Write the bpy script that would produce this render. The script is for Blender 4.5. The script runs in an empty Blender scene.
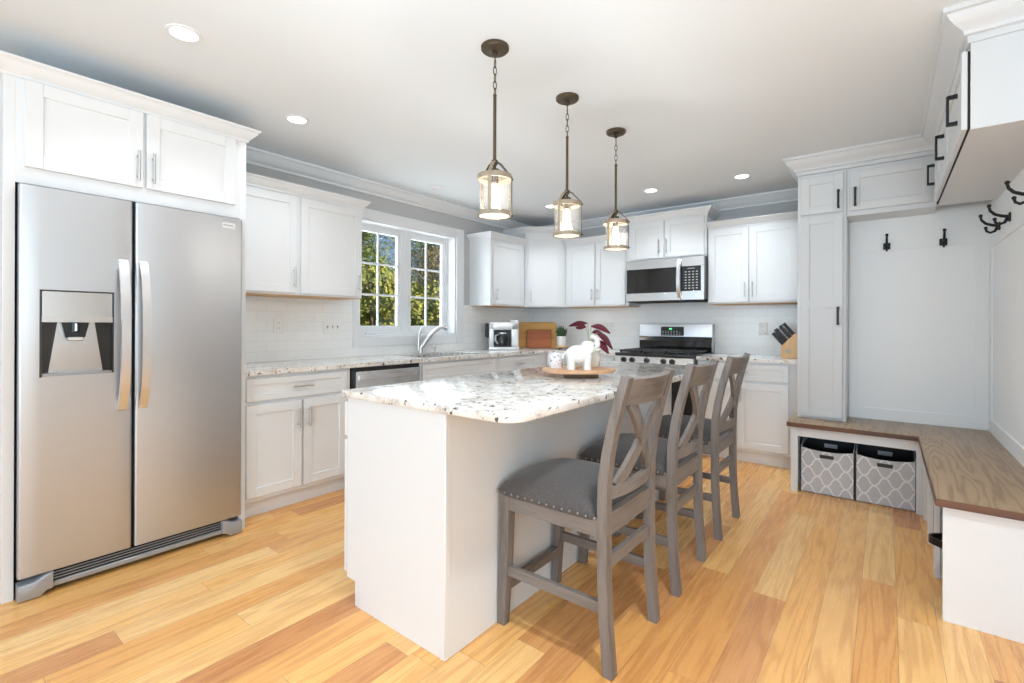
import bpy, bmesh, math, random
from mathutils import Matrix, Vector, Euler

# ------------------------------------------------------------------ camera, world, lights, exposure
sc = bpy.context.scene
COL = sc.collection
R = math.radians
cam_d = bpy.data.cameras.new('camera')
cam_d.sensor_width = 36.0
cam_d.lens = 479.13 / 1024 * 36
cam_d.shift_y = -(341.5 - 324.4) / 1024
cam_d.clip_start = 0.02
cam = bpy.data.objects.new('camera', cam_d)
COL.objects.link(cam)
cam.matrix_world = Matrix.Translation((0, 0, 1.2032)) @ Matrix.Rotation(0.6641, 4, 'Z') @ Matrix.Rotation(R(90), 4, 'X') @ Matrix.Rotation(0.0039, 4, 'Z')
sc.camera = cam

sc.view_settings.view_transform = 'Standard'
sc.view_settings.look = 'None'
sc.view_settings.gamma = 1.0
sc.view_settings.use_curve_mapping = False
sc.view_settings.exposure = 0.42
cy = sc.cycles
cy.use_denoising = True
cy.max_bounces = 10
cy.diffuse_bounces = 6
cy.glossy_bounces = 5
cy.transmission_bounces = 8
cy.transparent_max_bounces = 16
cy.sample_clamp_indirect = 6
cy.caustics_reflective = False
cy.caustics_refractive = False

world = bpy.data.worlds.new('sky')
sc.world = world
world.use_nodes = True
wn = world.node_tree
wn.nodes.clear()
wo = wn.nodes.new('ShaderNodeOutputWorld')
wb = wn.nodes.new('ShaderNodeBackground')
ws = wn.nodes.new('ShaderNodeTexSky')
ws.sky_type = 'HOSEK_WILKIE'
ws.sun_direction = (0.75, 0.25, 0.6)
ws.turbidity = 3.0
wn.links.new(ws.outputs[0], wb.inputs[0])
wb.inputs[1].default_value = 2.2
wn.links.new(wb.outputs[0], wo.inputs[0])

def light(name, kind, loc, energy, color=(1, 1, 1), size=None, rot=None, parent=None):
    d = bpy.data.lights.new(name, kind)
    d.energy = energy
    d.color = color
    if kind == 'AREA':
        d.shape = 'RECTANGLE'
        d.size, d.size_y = size
    elif kind == 'POINT':
        d.shadow_soft_size = size or 0.03
    elif kind == 'SUN':
        d.angle = R(1.0)
    o = bpy.data.objects.new(name, d)
    o.location = loc
    if rot: o.rotation_euler = rot
    if parent: o.parent = parent
    COL.objects.link(o)
    return o
sun = light('sun', 'SUN', (8, 3, 9), 7.0, (1, .95, .86))
sun.rotation_euler = Vector((-0.78, -0.2, -0.59)).to_track_quat('-Z', 'Y').to_euler()
# daylight entering by the big openings behind the camera; side lamp is added fill
light('daylight_rear', 'AREA', (-2.1, -3.9, 1.45), 58, (.60, .81, 1.0), (2.6, 2.0), (R(90), 0, 0))
light('daylight_rear_wide', 'AREA', (1.5, -3.9, 1.45), 95, (.68, .85, 1.0), (2.6, 2.0), (R(90), 0, 0))
light('side_fill', 'AREA', (4.4, -0.6, 1.5), 48, (.72, .89, 1.0), (2.6, 2.0), (R(90), 0, R(90)))  # unseen fill lamp added to brighten the surfaces facing it
light('daylight_window', 'AREA', (-3.98, 3.1, 1.62), 20, (.86, .94, 1.0), (1.2, 1.0), (R(90), 0, R(-90)))
# broad uplight added to brighten the ceiling, like a bounced flash
fl_ = light('uplight_fill', 'AREA', (-.1, -.1, .9), 44, (.64, .84, 1.0), (3.0, 2.4), (R(180), 0, 0))
fl_.data.spread = R(170)
# fill lamps added at ceiling height, unseen behind and above the camera
for q, e_ in (((-.15, 1.15, 2.44), 11), ((-1.7, -.3, 2.44), 2), ((.4, -1.0, 2.44), 5)):
    k_ = light('ceiling_fill', 'AREA', q, e_, (.88, .95, 1), (.12, .12))
    k_.data.spread = R(125)

# ------------------------------------------------------------------ materials
def newmat(name):
    m = bpy.data.materials.new(name)
    m.use_nodes = True
    return m, m.node_tree, m.node_tree.nodes['Principled BSDF']
class NT:
    """tiny node helper"""
    def __init__(s, nt): s.t = nt
    def n(s, typ, **kw):
        x = s.t.nodes.new(typ)
        for k, v in kw.items(): setattr(x, k, v)
        return x
    def l(s, a, b): s.t.links.new(a, b)
    def val(s, sock, v):
        if hasattr(v, 'is_output'): s.l(v, sock)
        else: sock.default_value = v
    def math(s, op, a, b=0.0, c=None):
        x = s.n('ShaderNodeMath', operation=op)
        s.val(x.inputs[0], a); s.val(x.inputs[1], b)
        if c is not None: s.val(x.inputs[2], c)
        return x.outputs[0]
    def comb(s, x, y, z):
        c = s.n('ShaderNodeCombineXYZ')
        s.val(c.inputs[0], x); s.val(c.inputs[1], y); s.val(c.inputs[2], z)
        return c.outputs[0]
    def ramp(s, fac, stops, interp='LINEAR'):
        r = s.n('ShaderNodeValToRGB')
        r.color_ramp.interpolation = interp
        e = r.color_ramp.elements
        while len(e) < len(stops): e.new(0.5)
        for el, (p, c) in zip(e, stops):
            el.position = p; el.color = (*c, 1) if len(c) == 3 else c
        s.l(fac, r.inputs[0])
        return r.outputs[0]
    def mix(s, fac, a, b, mode='MIX'):
        m = s.n('ShaderNodeMix', data_type='RGBA', blend_type=mode)
        s.val(m.inputs[0], fac)
        for i, v in ((6, a), (7, b)):
            if hasattr(v, 'is_output'): s.l(v, m.inputs[i])
            else: m.inputs[i].default_value = (*v, 1)
        return m.outputs[2]
    def noise(s, vec, scale, detail=3, rough=.5, dist=0.0):
        x = s.n('ShaderNodeTexNoise')
        x.inputs['Scale'].default_value = scale; x.inputs['Detail'].default_value = detail
        x.inputs['Roughness'].default_value = rough; x.inputs['Distortion'].default_value = dist
        if vec is not None: s.l(vec, x.inputs['Vector'])
        return x.outputs[0]
    def bump(s, h, strength, dist, bsdf):
        b = s.n('ShaderNodeBump')
        b.inputs['Strength'].default_value = strength; b.inputs['Distance'].default_value = dist
        s.l(h, b.inputs['Height']); s.l(b.outputs[0], bsdf.inputs['Normal'])
def plain(name, c, rough=.5, metal=0.0, emit=None, spec=None, es=1.0):
    m, nt, b = newmat(name)
    b.inputs['Base Color'].default_value = (*c, 1)
    b.inputs['Roughness'].default_value = rough
    b.inputs['Metallic'].default_value = metal
    if spec is not None: b.inputs['Specular IOR Level'].default_value = spec
    if emit:
        b.inputs['Emission Color'].default_value = (*emit, 1)
        b.inputs['Emission Strength'].default_value = es
    N = NT(nt)
    co = N.n('ShaderNodeTexCoord').outputs['Object']
    v = N.noise(co, 9, 2)
    r = N.n('ShaderNodeMapRange'); N.l(v, r.inputs[0])
    r.inputs[3].default_value = max(0, rough - .04); r.inputs[4].default_value = min(1, rough + .04)
    N.l(r.outputs[0], b.inputs['Roughness'])
    return m
M = {}
M['white'] = plain('cabinet_white_paint', (.75, .765, .78), .32)
M['trim'] = plain('trim_white_paint', (.79, .80, .815), .4)
M['panel'] = plain('mudroom_white_lightened', (.86, .875, .885), .45)  # mudroom white lightened to make up for little light in the nook
M['mudcab'] = plain('mudroom_white_darkened', (.66, .675, .69), .4)  # mudroom white darkened to offset the strong light on the cabinets
M['ceiling'] = plain('ceiling_paint', (.77, .815, .85), .85)
M['gray'] = plain('gray_wall_paint', (.50, .505, .51), .8)
M['nickel'] = plain('brushed_nickel', (.62, .61, .59), .3, 1.0)
M['chrome'] = plain('polished_steel', (.72, .72, .735), .36, 1.0)
M['blackmetal'] = plain('matte_black_metal', (.012, .012, .013), .42, .3)
M['black'] = plain('black_plastic', (.01, .01, .011), .3)
M['gap'] = plain('dark_rubber_and_gap_shade', (.012, .012, .012), .8)  # serves real rubber, and shade painted into gaps
M['recess'] = plain('dark_gray_recess', (.05, .045, .042), .3, .3)
M['pewter'] = plain('pewter_nailhead', (.30, .29, .28), .35, 1.0)
M['darkglass'] = plain('dark_oven_glass', (.012, .010, .009), .06)
M['bronze'] = plain('aged_bronze', (.095, .072, .045), .42, .6)
M['weathered'] = plain('weathered_band', (.33, .27, .2), .55, .2)
M['ceramic'] = plain('white_ceramic', (.86, .85, .83), .25)
M['cream'] = plain('cream_ceramic', (.80, .74, .66), .4)
M['plate'] = plain('outlet_white_plastic', (.85, .85, .83), .35)
M['platedetail'] = plain('outlet_gray_plastic', (.5, .5, .48), .4)  # mid gray for switch toggles and keypad buttons
M['grayplastic'] = plain('gray_plastic', (.36, .37, .39), .35, .4)
M['silver'] = plain('silver_plastic', (.72, .73, .74), .3, .5)
M['knob'] = plain('black_knob', (.03, .028, .026), .3, .2)
M['iron'] = plain('cast_iron', (.02, .02, .02), .55)
M['plantgreen'] = plain('dark_green_leaf', (.045, .085, .03), .5)
M['purple'] = plain('purple_leaf', (.13, .012, .028), .5)
M['stem'] = plain('pale_green_stem', (.42, .46, .3), .5)
M['diffuser'] = plain('lit_diffuser', (.9, .9, .88), .6, emit=(1, .98, .95), es=9)
M['unlit'] = plain('unlit_speaker_white', (.8, .81, .82), .6)
M['bulb'] = plain('lit_bulb', (1, .9, .75), .4, emit=(1, .80, .52), es=8)
M['frost'] = plain('frosted_bottom', (.9, .89, .86), .5, emit=(1, .93, .82), es=.45)
M['green_led'] = plain('green_led', (.05, .4, .1), .4, emit=(.1, 1, .3), es=1.2)
M['blind'] = plain('paver_dark', (.1, .1, .1), .8)
M['label'] = plain('stamp_gray', (.42, .38, .33), .6)
M['lawn'] = plain('lawn', (.10, .16, .04), .9)
M['siding'] = plain('house_siding', (.6, .6, .6), .8)

def stainless(name, base, rough, vertical=False):
    m, nt, b = newmat(name); N = NT(nt)
    co = N.n('ShaderNodeTexCoord').outputs['Object']
    mp = N.n('ShaderNodeMapping'); N.l(co, mp.inputs[0])
    mp.inputs['Scale'].default_value = (3, 3, 420) if not vertical else (300, 300, 2)
    v = N.noise(mp.outputs[0], 1, 2)
    big = N.noise(co, 2.2, 2)
    b.inputs['Metallic'].default_value = 1
    b.inputs['Base Color'].default_value = (*base, 1)
    r = N.n('ShaderNodeMapRange'); N.l(v, r.inputs[0])
    r.inputs[3].default_value = rough - .02; r.inputs[4].default_value = rough + .02
    N.l(r.outputs[0], b.inputs['Roughness'])
    N.bump(v, .015, .002, b)
    return m
M['steel'] = stainless('brushed_stainless', (.55, .555, .57), .38)
M['steel2'] = stainless('bright_stainless', (.72, .71, .70), .26)
M['steeldark'] = stainless('shaded_stainless', (.42, .41, .40), .35)

def granite():
    m, nt, b = newmat('speckled_granite'); N = NT(nt)
    co = N.n('ShaderNodeTexCoord').outputs['Object']
    n1 = N.noise(co, 7, 4, .6, .8)
    base = N.ramp(n1, [(.30, (.52, .46, .40)), (.43, (.74, .70, .65)), (.55, (.84, .82, .79)), (.75, (.80, .79, .77))])
    n2 = N.noise(co, 34, 5, .7, .6)
    n5 = N.noise(co, 4.2, 3, .5)
    t = N.math('ADD', n2, N.math('MULTIPLY', N.math('SUBTRACT', n5, .5), .45))
    gray = N.ramp(t, [(.55, (0, 0, 0)), (.62, (1, 1, 1))])
    c = N.mix(N.math('MULTIPLY', gray, .68), base, (.40, .375, .36))
    vo = N.n('ShaderNodeTexVoronoi'); N.l(co, vo.inputs['Vector']); vo.inputs['Scale'].default_value = 70
    n3 = N.noise(co, 27, 3, .6)
    n6 = N.noise(co, 60, 3, .6)
    t3 = N.math('ADD', n3, N.math('MULTIPLY', N.math('SUBTRACT', n6, .5), .5))
    dark = N.ramp(t3, [(.615, (0, 0, 0)), (.65, (1, 1, 1))])
    c = N.mix(N.math('MULTIPLY', dark, .9), c, (.05, .042, .042))
    br = N.ramp(N.noise(co, 22, 3, .6), [(.66, (0, 0, 0)), (.72, (1, 1, 1))])
    c = N.mix(N.math('MULTIPLY', br, .6), c, (.30, .17, .09))
    N.l(c, b.inputs['Base Color'])
    b.inputs['Roughness'].default_value = .12
    return m
M['granite'] = granite()

def floor_mat():
    m, nt, b = newmat('oak_plank_floor'); N = NT(nt)
    geo = N.n('ShaderNodeNewGeometry').outputs['Position']
    s = N.n('ShaderNodeSeparateXYZ'); N.l(geo, s.inputs[0])
    x, y = s.outputs[0], s.outputs[1]
    W, L = .127, 1.15
    xr = N.math('DIVIDE', N.math('ADD', x, 20.03), W)
    row = N.math('FLOOR', xr); fx = N.math('FRACT', xr)
    w1 = N.n('ShaderNodeTexWhiteNoise', noise_dimensions='1D'); N.l(row, w1.inputs['W'])
    yr = N.math('ADD', N.math('DIVIDE', N.math('ADD', y, 20), L), N.math('MULTIPLY', w1.outputs[0], 7.3))
    idx = N.math('FLOOR', yr); fy = N.math('FRACT', yr)
    w2 = N.n('ShaderNodeTexWhiteNoise', noise_dimensions='2D'); N.l(N.comb(row, idx, 0), w2.inputs['Vector'])
    rid = w2.outputs[0]
    tone = N.ramp(rid, [(0, (.76, .36, .11)), (.22, (.87, .45, .14)), (.5, (.92, .52, .18)), (.72, (.95, .60, .25)), (.88, (.82, .40, .125)), (.96, (.72, .35, .125)), (1, (.62, .27, .10))])
    off = N.math('MULTIPLY', rid, 37.0)
    gv = N.comb(N.math('ADD', N.math('MULTIPLY', x, 9.0), off), N.math('MULTIPLY', y, .55), off)
    g = N.noise(gv, 1.0, 3, .55, .3)
    rings = N.math('SINE', N.math('MULTIPLY', g, 54.0))
    rfac = N.ramp(N.math('ADD', N.math('MULTIPLY', rings, .5), .5), [(.0, (1, 1, 1)), (.42, (.25, .25, .25)), (1, (0, 0, 0))])
    fv = N.comb(N.math('MULTIPLY', x, 240.0), N.math('MULTIPLY', y, 6.0), off)
    fine = N.noise(fv, 1.0, 2, .6)
    c = N.mix(N.math('MULTIPLY', rfac, .6), tone, N.mix(.5, tone, (.42, .18, .06), 'MULTIPLY'))
    c = N.mix(N.math('MULTIPLY', N.math('SUBTRACT', fine, .35), .5), c, (.45, .24, .10))
    ex = N.math('MINIMUM', fx, N.math('SUBTRACT', 1.0, fx))
    ey = N.math('MULTIPLY', N.math('MINIMUM', fy, N.math('SUBTRACT', 1.0, fy)), L / W)
    edge = N.math('LESS_THAN', N.math('MINIMUM', ex, ey), .009)
    c = N.mix(N.math('MULTIPLY', edge, .55), c, (.25, .12, .05))
    N.l(c, b.inputs['Base Color'])
    r = N.n('ShaderNodeMapRange'); N.l(fine, r.inputs[0]); r.inputs[3].default_value = .2; r.inputs[4].default_value = .33
    N.l(r.outputs[0], b.inputs['Roughness'])
    N.bump(N.math('SUBTRACT', 1.0, edge), .25, .001, b)
    return m
M['floor'] = floor_mat()

def wood(name, c1, c2, axis='x', scale=1.0, ring=40, rough=.4, fine=.35):
    """grain running along the given object axis"""
    m, nt, b = newmat(name); N = NT(nt)
    co = N.n('ShaderNodeTexCoord').outputs['Object']
    mp = N.n('ShaderNodeMapping'); N.l(co, mp.inputs[0])
    k = {'x': (.09, 1, 1), 'y': (1, .09, 1), 'z': (1, 1, .09)}[axis]
    mp.inputs['Scale'].default_value = tuple(9 * scale * q for q in k)
    g = N.noise(mp.outputs[0], 1, 3, .5, .4)
    s = N.math('POWER', N.math('ADD', N.math('MULTIPLY', N.math('SINE', N.math('MULTIPLY', g, ring)), .5), .5), .45)
    mp2 = N.n('ShaderNodeMapping'); N.l(co, mp2.inputs[0])
    mp2.inputs['Scale'].default_value = tuple(160 * scale * (q if q == 1 else .05) for q in k)
    f = N.noise(mp2.outputs[0], 1, 2, .6)
    t = N.math('ADD', N.math('MULTIPLY', s, 1 - fine), N.math('MULTIPLY', f, fine))
    N.l(N.ramp(t, [(.15, c2), (.75, c1)]), b.inputs['Base Color'])
    b.inputs['Roughness'].default_value = rough
    N.bump(f, .12, .001, b)
    return m
M['benchtop'] = wood('brown_stained_oak', (.37, .25, .145), (.235, .145, .078), 'y', .62, 95, .3, .35)
M['benchedge'] = wood('brown_stained_edge', (.15, .065, .035), (.08, .032, .018), 'x', 1, 30, .4)
M['stool'] = wood('gray_washed_wood', (.21, .185, .17), (.075, .062, .054), 'z', 1.6, 16, .42, .6)
M['stoolx'] = wood('gray_washed_wood_side', (.21, .185, .17), (.075, .062, .054), 'x', 1.6, 16, .42, .6)
M['stooly'] = wood('gray_washed_wood_rail', (.21, .185, .17), (.075, .062, .054), 'y', 1.6, 16, .42, .6)
M['board_light'] = wood('honey_cutting_board', (.66, .36, .09), (.5, .23, .05), 'x', 1.5, 12, .5, .5)
M['board_dark'] = wood('red_mahogany_board', (.42, .12, .025), (.27, .06, .015), 'x', 1.5, 12, .5, .5)
M['blockwood'] = wood('knife_block_wood', (.72, .46, .23), (.62, .36, .16), 'z', 2, 12, .5, .5)
M['slab'] = wood('live_edge_slab', (.70, .43, .25), (.55, .30, .15), 'x', 2, 20, .5, .5)
M['slabdark'] = wood('dark_slab_foot', (.22, .13, .08), (.12, .07, .04), 'x', 2, 20, .5, .5)
M['under'] = wood('raw_wood_underside', (.66, .42, .22), (.55, .32, .15), 'x', 2, 12, .6, .5)
M['bark'] = wood('tree_bark', (.16, .11, .07), (.07, .05, .035), 'z', 1, 20, .9, .6)

def tile_mat():
    m, nt, b = newmat('white_subway_tile'); N = NT(nt)
    geo = N.n('ShaderNodeNewGeometry').outputs['Position']
    s = N.n('ShaderNodeSeparateXYZ'); N.l(geo, s.inputs[0])
    u = N.math('ADD', s.outputs[0], s.outputs[1])
    br = N.n('ShaderNodeTexBrick')
    N.l(N.comb(u, N.math('SUBTRACT', s.outputs[2], .914), 0), br.inputs['Vector'])
    br.inputs['Scale'].default_value = 1
    br.inputs['Brick Width'].default_value = .152; br.inputs['Row Height'].default_value = .0762
    br.inputs['Mortar Size'].default_value = .0014; br.inputs['Mortar Smooth'].default_value = .3
    br.inputs['Color1'].default_value = (.90, .905, .90, 1); br.inputs['Color2'].default_value = (.87, .875, .87, 1)
    br.inputs['Mortar'].default_value = (.76, .76, .75, 1)
    N.l(br.outputs[0], b.inputs['Base Color'])
    b.inputs['Roughness'].default_value = .12
    wob = N.noise(geo, 11, 2)
    h = N.math('ADD', N.math('MULTIPLY', N.math('SUBTRACT', 1.0, br.outputs[1]), 1.0), N.math('MULTIPLY', wob, .5))
    N.bump(h, .35, .002, b)
    return m
M['tile'] = tile_mat()

def fabric(name, c1, c2, rough=.9):
    m, nt, b = newmat(name); N = NT(nt)
    co = N.n('ShaderNodeTexCoord').outputs['Object']
    a = N.noise(co, 330, 2, .7)
    N.l(N.ramp(a, [(.35, c2), (.65, c1)]), b.inputs['Base Color'])
    b.inputs['Roughness'].default_value = rough
    b.inputs['Sheen Weight'].default_value = .25
    N.bump(a, .35, .001, b)
    return m
M['seat'] = fabric('gray_tweed_upholstery', (.115, .103, .10), (.04, .037, .037))

def lattice_mat():
    m, nt, b = newmat('trellis_print_fabric'); N = NT(nt)
    co = N.n('ShaderNodeTexCoord').outputs['Object']
    s = N.n('ShaderNodeSeparateXYZ'); N.l(co, s.inputs[0])
    u = N.math('MULTIPLY', N.math('ADD', s.outputs[0], s.outputs[1]), math.pi / .112)
    v = N.math('MULTIPLY', s.outputs[2], math.pi / .122)
    p_, q_ = N.math('ADD', u, v), N.math('SUBTRACT', u, v)
    p2 = N.math('ADD', p_, N.math('MULTIPLY', N.math('SINE', N.math('MULTIPLY', q_, 2)), .2))
    q2 = N.math('ADD', q_, N.math('MULTIPLY', N.math('SINE', N.math('MULTIPLY', p_, 2)), .2))
    f = N.math('MINIMUM', N.math('ABSOLUTE', N.math('COSINE', p2)), N.math('ABSOLUTE', N.math('COSINE', q2)))
    line = N.ramp(f, [(.15, (1, 1, 1)), (.21, (0, 0, 0))])
    wv = N.noise(co, 240, 2, .7)
    g = N.ramp(wv, [(.3, (.44, .45, .48)), (.7, (.62, .63, .66))])
    N.l(N.mix(line, g, (.80, .81, .83)), b.inputs['Base Color'])
    b.inputs['Roughness'].default_value = .85
    return m
M['lattice'] = lattice_mat()

def marble_mat():
    m, nt, b = newmat('speckled_cup_glaze'); N = NT(nt)
    co = N.n('ShaderNodeTexCoord').outputs['Object']
    a = N.noise(co, 55, 3, .6)
    c = N.ramp(a, [(.36, (.30, .24, .34)), (.43, (.80, .78, .80)), (.6, (.86, .85, .85)), (.68, (.55, .25, .30))])
    N.l(c, b.inputs['Base Color']); b.inputs['Roughness'].default_value = .25
    return m
M['speckle'] = marble_mat()

def glass_mat(name, tint, gloss, haze=0):
    m, nt, b = newmat(name); N = NT(nt)
    nt.nodes.remove(b)
    out = nt.nodes['Material Output']
    tr = N.n('ShaderNodeBsdfTransparent'); tr.inputs[0].default_value = (*tint, 1)
    gl = N.n('ShaderNodeBsdfGlossy'); gl.inputs['Roughness'].default_value = .03
    fr = N.n('ShaderNodeLayerWeight'); fr.inputs[0].default_value = .5
    mx = N.n('ShaderNodeMixShader')
    N.l(N.math('ADD', .035 * gloss, N.math('MULTIPLY', N.math('POWER', fr.outputs['Facing'], 4.0), .6 * gloss)), mx.inputs[0])
    if haze:
        tl = N.n('ShaderNodeBsdfTranslucent'); tl.inputs[0].default_value = (1, .98, .95, 1)
        m2 = N.n('ShaderNodeMixShader'); m2.inputs[0].default_value = haze
        N.l(tr.outputs[0], m2.inputs[1]); N.l(tl.outputs[0], m2.inputs[2]); tr = m2
    N.l(tr.outputs[0], mx.inputs[1]); N.l(gl.outputs[0], mx.inputs[2]); N.l(mx.outputs[0], out.inputs[0])
    return m
M['pane'] = glass_mat('window_glass', (.97, .98, .98), .8)
M['lampglass'] = glass_mat('seeded_lamp_glass', (.97, .96, .94), 1.0, .03)
M['carafe'] = glass_mat('carafe_glass', (.55, .55, .55), 2.0)

def leaf_mat(name, c1, c2, c3):
    m, nt, b = newmat(name); N = NT(nt)
    co = N.n('ShaderNodeTexCoord').outputs['Object']
    a = N.noise(co, 3.4, 4, .7)
    N.l(N.ramp(a, [(.32, c1), (.5, c2), (.68, c3)]), b.inputs['Base Color'])
    b.inputs['Roughness'].default_value = .6
    b.inputs['Specular IOR Level'].default_value = .25
    return m
M['leaf_green'] = leaf_mat('olive_tree_leaves', (.025, .05, .012), (.10, .14, .028), (.30, .29, .05))
M['leaf_yellow'] = leaf_mat('yellowing_tree_leaves', (.06, .09, .02), (.24, .25, .045), (.48, .42, .07))
M['leaf_brown'] = leaf_mat('autumn_brown_leaves', (.05, .045, .02), (.20, .15, .06), (.34, .27, .12))

# ------------------------------------------------------------------ mesh builder
class MB:
    def __init__(s): s.bm = bmesh.new(); s.M = Matrix.Identity(4)
    def _v(s, p): return s.bm.verts.new(s.M @ Vector(p))
    def _f(s, vs, smooth=False, mi=0):
        try:
            f = s.bm.faces.new(vs); f.smooth = smooth; f.material_index = mi
            return f
        except ValueError: return None
    def _merge(s, t, mi=0):
        me = {}
        for v in t.verts: me[v] = s.bm.verts.new(s.M @ v.co)
        for f in t.faces:
            g = s._f([me[v] for v in f.verts], f.smooth, mi if mi else f.material_index)
        t.free()
    def box(s, x0, x1, y0, y1, z0, z1, bev=0, seg=1, mi=0):
        t = bmesh.new()
        bmesh.ops.create_cube(t, size=1)
        for v in t.verts:
            v.co = Vector(((x0 + x1) / 2 + v.co.x * (x1 - x0), (y0 + y1) / 2 + v.co.y * (y1 - y0), (z0 + z1) / 2 + v.co.z * (z1 - z0)))
        if bev:
            bmesh.ops.bevel(t, geom=t.edges[:], offset=bev, segments=seg, affect='EDGES', profile=.5)
        s._merge(t, mi); return s
    def prism(s, poly, a, b, axis='z', bev=0, seg=1, mi=0, smooth=False):
        """extrude a polygon: axis z -> (x,y), axis x -> (y,z), axis y -> (x,z)"""
        f = {'z': lambda p, h: (p[0], p[1], h), 'x': lambda p, h: (h, p[0], p[1]), 'y': lambda p, h: (p[0], h, p[1])}[axis]
        t = bmesh.new()
        A = [t.verts.new(f(p, a)) for p in poly]; B = [t.verts.new(f(p, b)) for p in poly]
        n = len(poly)
        t.faces.new(A[::-1]); t.faces.new(B)
        for i in range(n):
            q = t.faces.new((A[i], A[(i + 1) % n], B[(i + 1) % n], B[i])); q.smooth = smooth
        bmesh.ops.recalc_face_normals(t, faces=t.faces[:])
        if bev:
            ed = [e for f_ in t.faces if len(f_.verts) == n and n != 4 or f_.normal.length and abs(f_.normal.dot(Vector(f((0, 0), 1)) - Vector(f((0, 0), 0)))) > .9 for e in f_.edges]
            bmesh.ops.bevel(t, geom=list(set(ed)), offset=bev, segments=seg, affect='EDGES', profile=.5)
        s._merge(t, mi); return s
    def tube(s, pts, r, n=8, mi=0, cap=True, closed=False):
        pts = [Vector(p) for p in pts]; k = len(pts)
        rs = r if isinstance(r, (list, tuple)) else [r] * k
        ref = None; rings = []
        for i, p in enumerate(pts):
            if closed: d = pts[(i + 1) % k] - pts[i - 1]
            else: d = pts[min(i + 1, k - 1)] - pts[max(i - 1, 0)]
            d.normalize()
            if ref is None: ref = d.orthogonal().normalized()
            ref = (ref - d * ref.dot(d))
            ref = ref.normalized() if ref.length > 1e-6 else d.orthogonal().normalized()
            w = d.cross(ref)
            rings.append([s._v(p + (ref * math.cos(2 * math.pi * j / n) + w * math.sin(2 * math.pi * j / n)) * rs[i]) for j in range(n)])
        for i in range(k if closed else k - 1):
            a, b = rings[i], rings[(i + 1) % k]
            for j in range(n): s._f((a[j], a[(j + 1) % n], b[(j + 1) % n], b[j]), True, mi)
        if cap and not closed: s._f(rings[0][::-1], False, mi); s._f(rings[-1], False, mi)
        return s
    def strip(s, pts, w, t, side, mi=0):
        """rectangular bar swept along pts; `side` is the width direction (vector or list)"""
        pts = [Vector(p) for p in pts]; k = len(pts); rings = []
        for i, p in enumerate(pts):
            d = (pts[min(i + 1, k - 1)] - pts[max(i - 1, 0)]).normalized()
            sd = Vector(side[i] if isinstance(side[0], (tuple, list, Vector)) else side)
            sd = (sd - d * sd.dot(d)).normalized(); u = d.cross(sd)
            wi = w[i] if isinstance(w, (list, tuple)) else w
            ti = t[i] if isinstance(t, (list, tuple)) else t
            rings.append([s._v(p + sd * a * wi / 2 + u * b * ti / 2) for a, b in ((-1, -1), (1, -1), (1, 1), (-1, 1))])
        for i in range(k - 1):
            for j in range(4): s._f((rings[i][j], rings[i][(j + 1) % 4], rings[i + 1][(j + 1) % 4], rings[i + 1][j]), False, mi)
        s._f(rings[0][::-1], False, mi); s._f(rings[-1], False, mi)
        return s
    def lathe(s, prof, n=24, c=(0, 0), mi=0, sx=1, sy=1):
        rings = []
        for r, z in prof:
            if r < 1e-6: rings.append([s._v((c[0], c[1], z))])
            else: rings.append([s._v((c[0] + r * sx * math.cos(2 * math.pi * j / n), c[1] + r * sy * math.sin(2 * math.pi * j / n), z)) for j in range(n)])
        for a, b in zip(rings, rings[1:]):
            for j in range(n):
                j2 = (j + 1) % n
                if len(a) == 1 and len(b) == 1: continue
                if len(a) == 1: s._f((a[0], b[j2], b[j]), True, mi)
                elif len(b) == 1: s._f((a[j], a[j2], b[0]), True, mi)
                else: s._f((a[j], a[j2], b[j2], b[j]), True, mi)
        return s
    def ball(s, c, r, u=14, v=9, mi=0):
        r = r if isinstance(r, (tuple, list)) else (r, r, r)
        M0 = s.M
        s.M = M0 @ Matrix.Translation(c) @ Matrix.Diagonal((r[0], r[1], r[2], 1))
        s.lathe([(math.sin(math.pi * i / v), -math.cos(math.pi * i / v)) for i in range(v + 1)], u, mi=mi)
        s.M = M0; return s
    def sweep(s, path, prof, closed=False, mi=0):
        """profile of (out, z) pairs along a plan path; out is to the right of travel"""
        k = len(path); rings = []
        P = [Vector(p) for p in path]
        def nrm(a, b):
            d = (b - a).normalized(); return Vector((d.y, -d.x))
        for i in range(k):
            if closed or 0 < i < k - 1:
                n1 = nrm(P[i - 1], P[i]); n2 = nrm(P[i], P[(i + 1) % k])
                m = (n1 + n2); m = m / max(.2, (1 + n1.dot(n2)))
            elif i == 0: m = nrm(P[0], P[1])
            else: m = nrm(P[-2], P[-1])
            rings.append([s._v((P[i].x + m.x * o, P[i].y + m.y * o, z)) for o, z in prof])
        n = len(prof)
        for i in range(k if closed else k - 1):
            a, b = rings[i], rings[(i + 1) % k]
            for j in range(n): s._f((a[j], a[(j + 1) % n], b[(j + 1) % n], b[j]), False, mi)
        if not closed: s._f(rings[0][::-1], False, mi); s._f(rings[-1], False, mi)
        return s
    def build(s, name, mat, parent=None, smooth=None, fix=True):
        if fix: bmesh.ops.recalc_face_normals(s.bm, faces=s.bm.faces[:])
        me = bpy.data.meshes.new(name)
        s.bm.to_mesh(me); s.bm.free()
        for q in (mat if isinstance(mat, (list, tuple)) else [mat]): me.materials.append(q)
        if smooth:
            for p in me.polygons: p.use_smooth = True
        me.set_sharp_from_angle(angle=R(smooth or 38))
        o = bpy.data.objects.new(name, me)
        COL.objects.link(o)
        if parent: o.parent = parent
        return o
def tag(o, label=None, cat=None, group=None, kind=None):
    if label: o['label'] = label
    if cat: o['category'] = cat
    if group: o['group'] = group
    if kind: o['kind'] = kind
    return o
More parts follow.
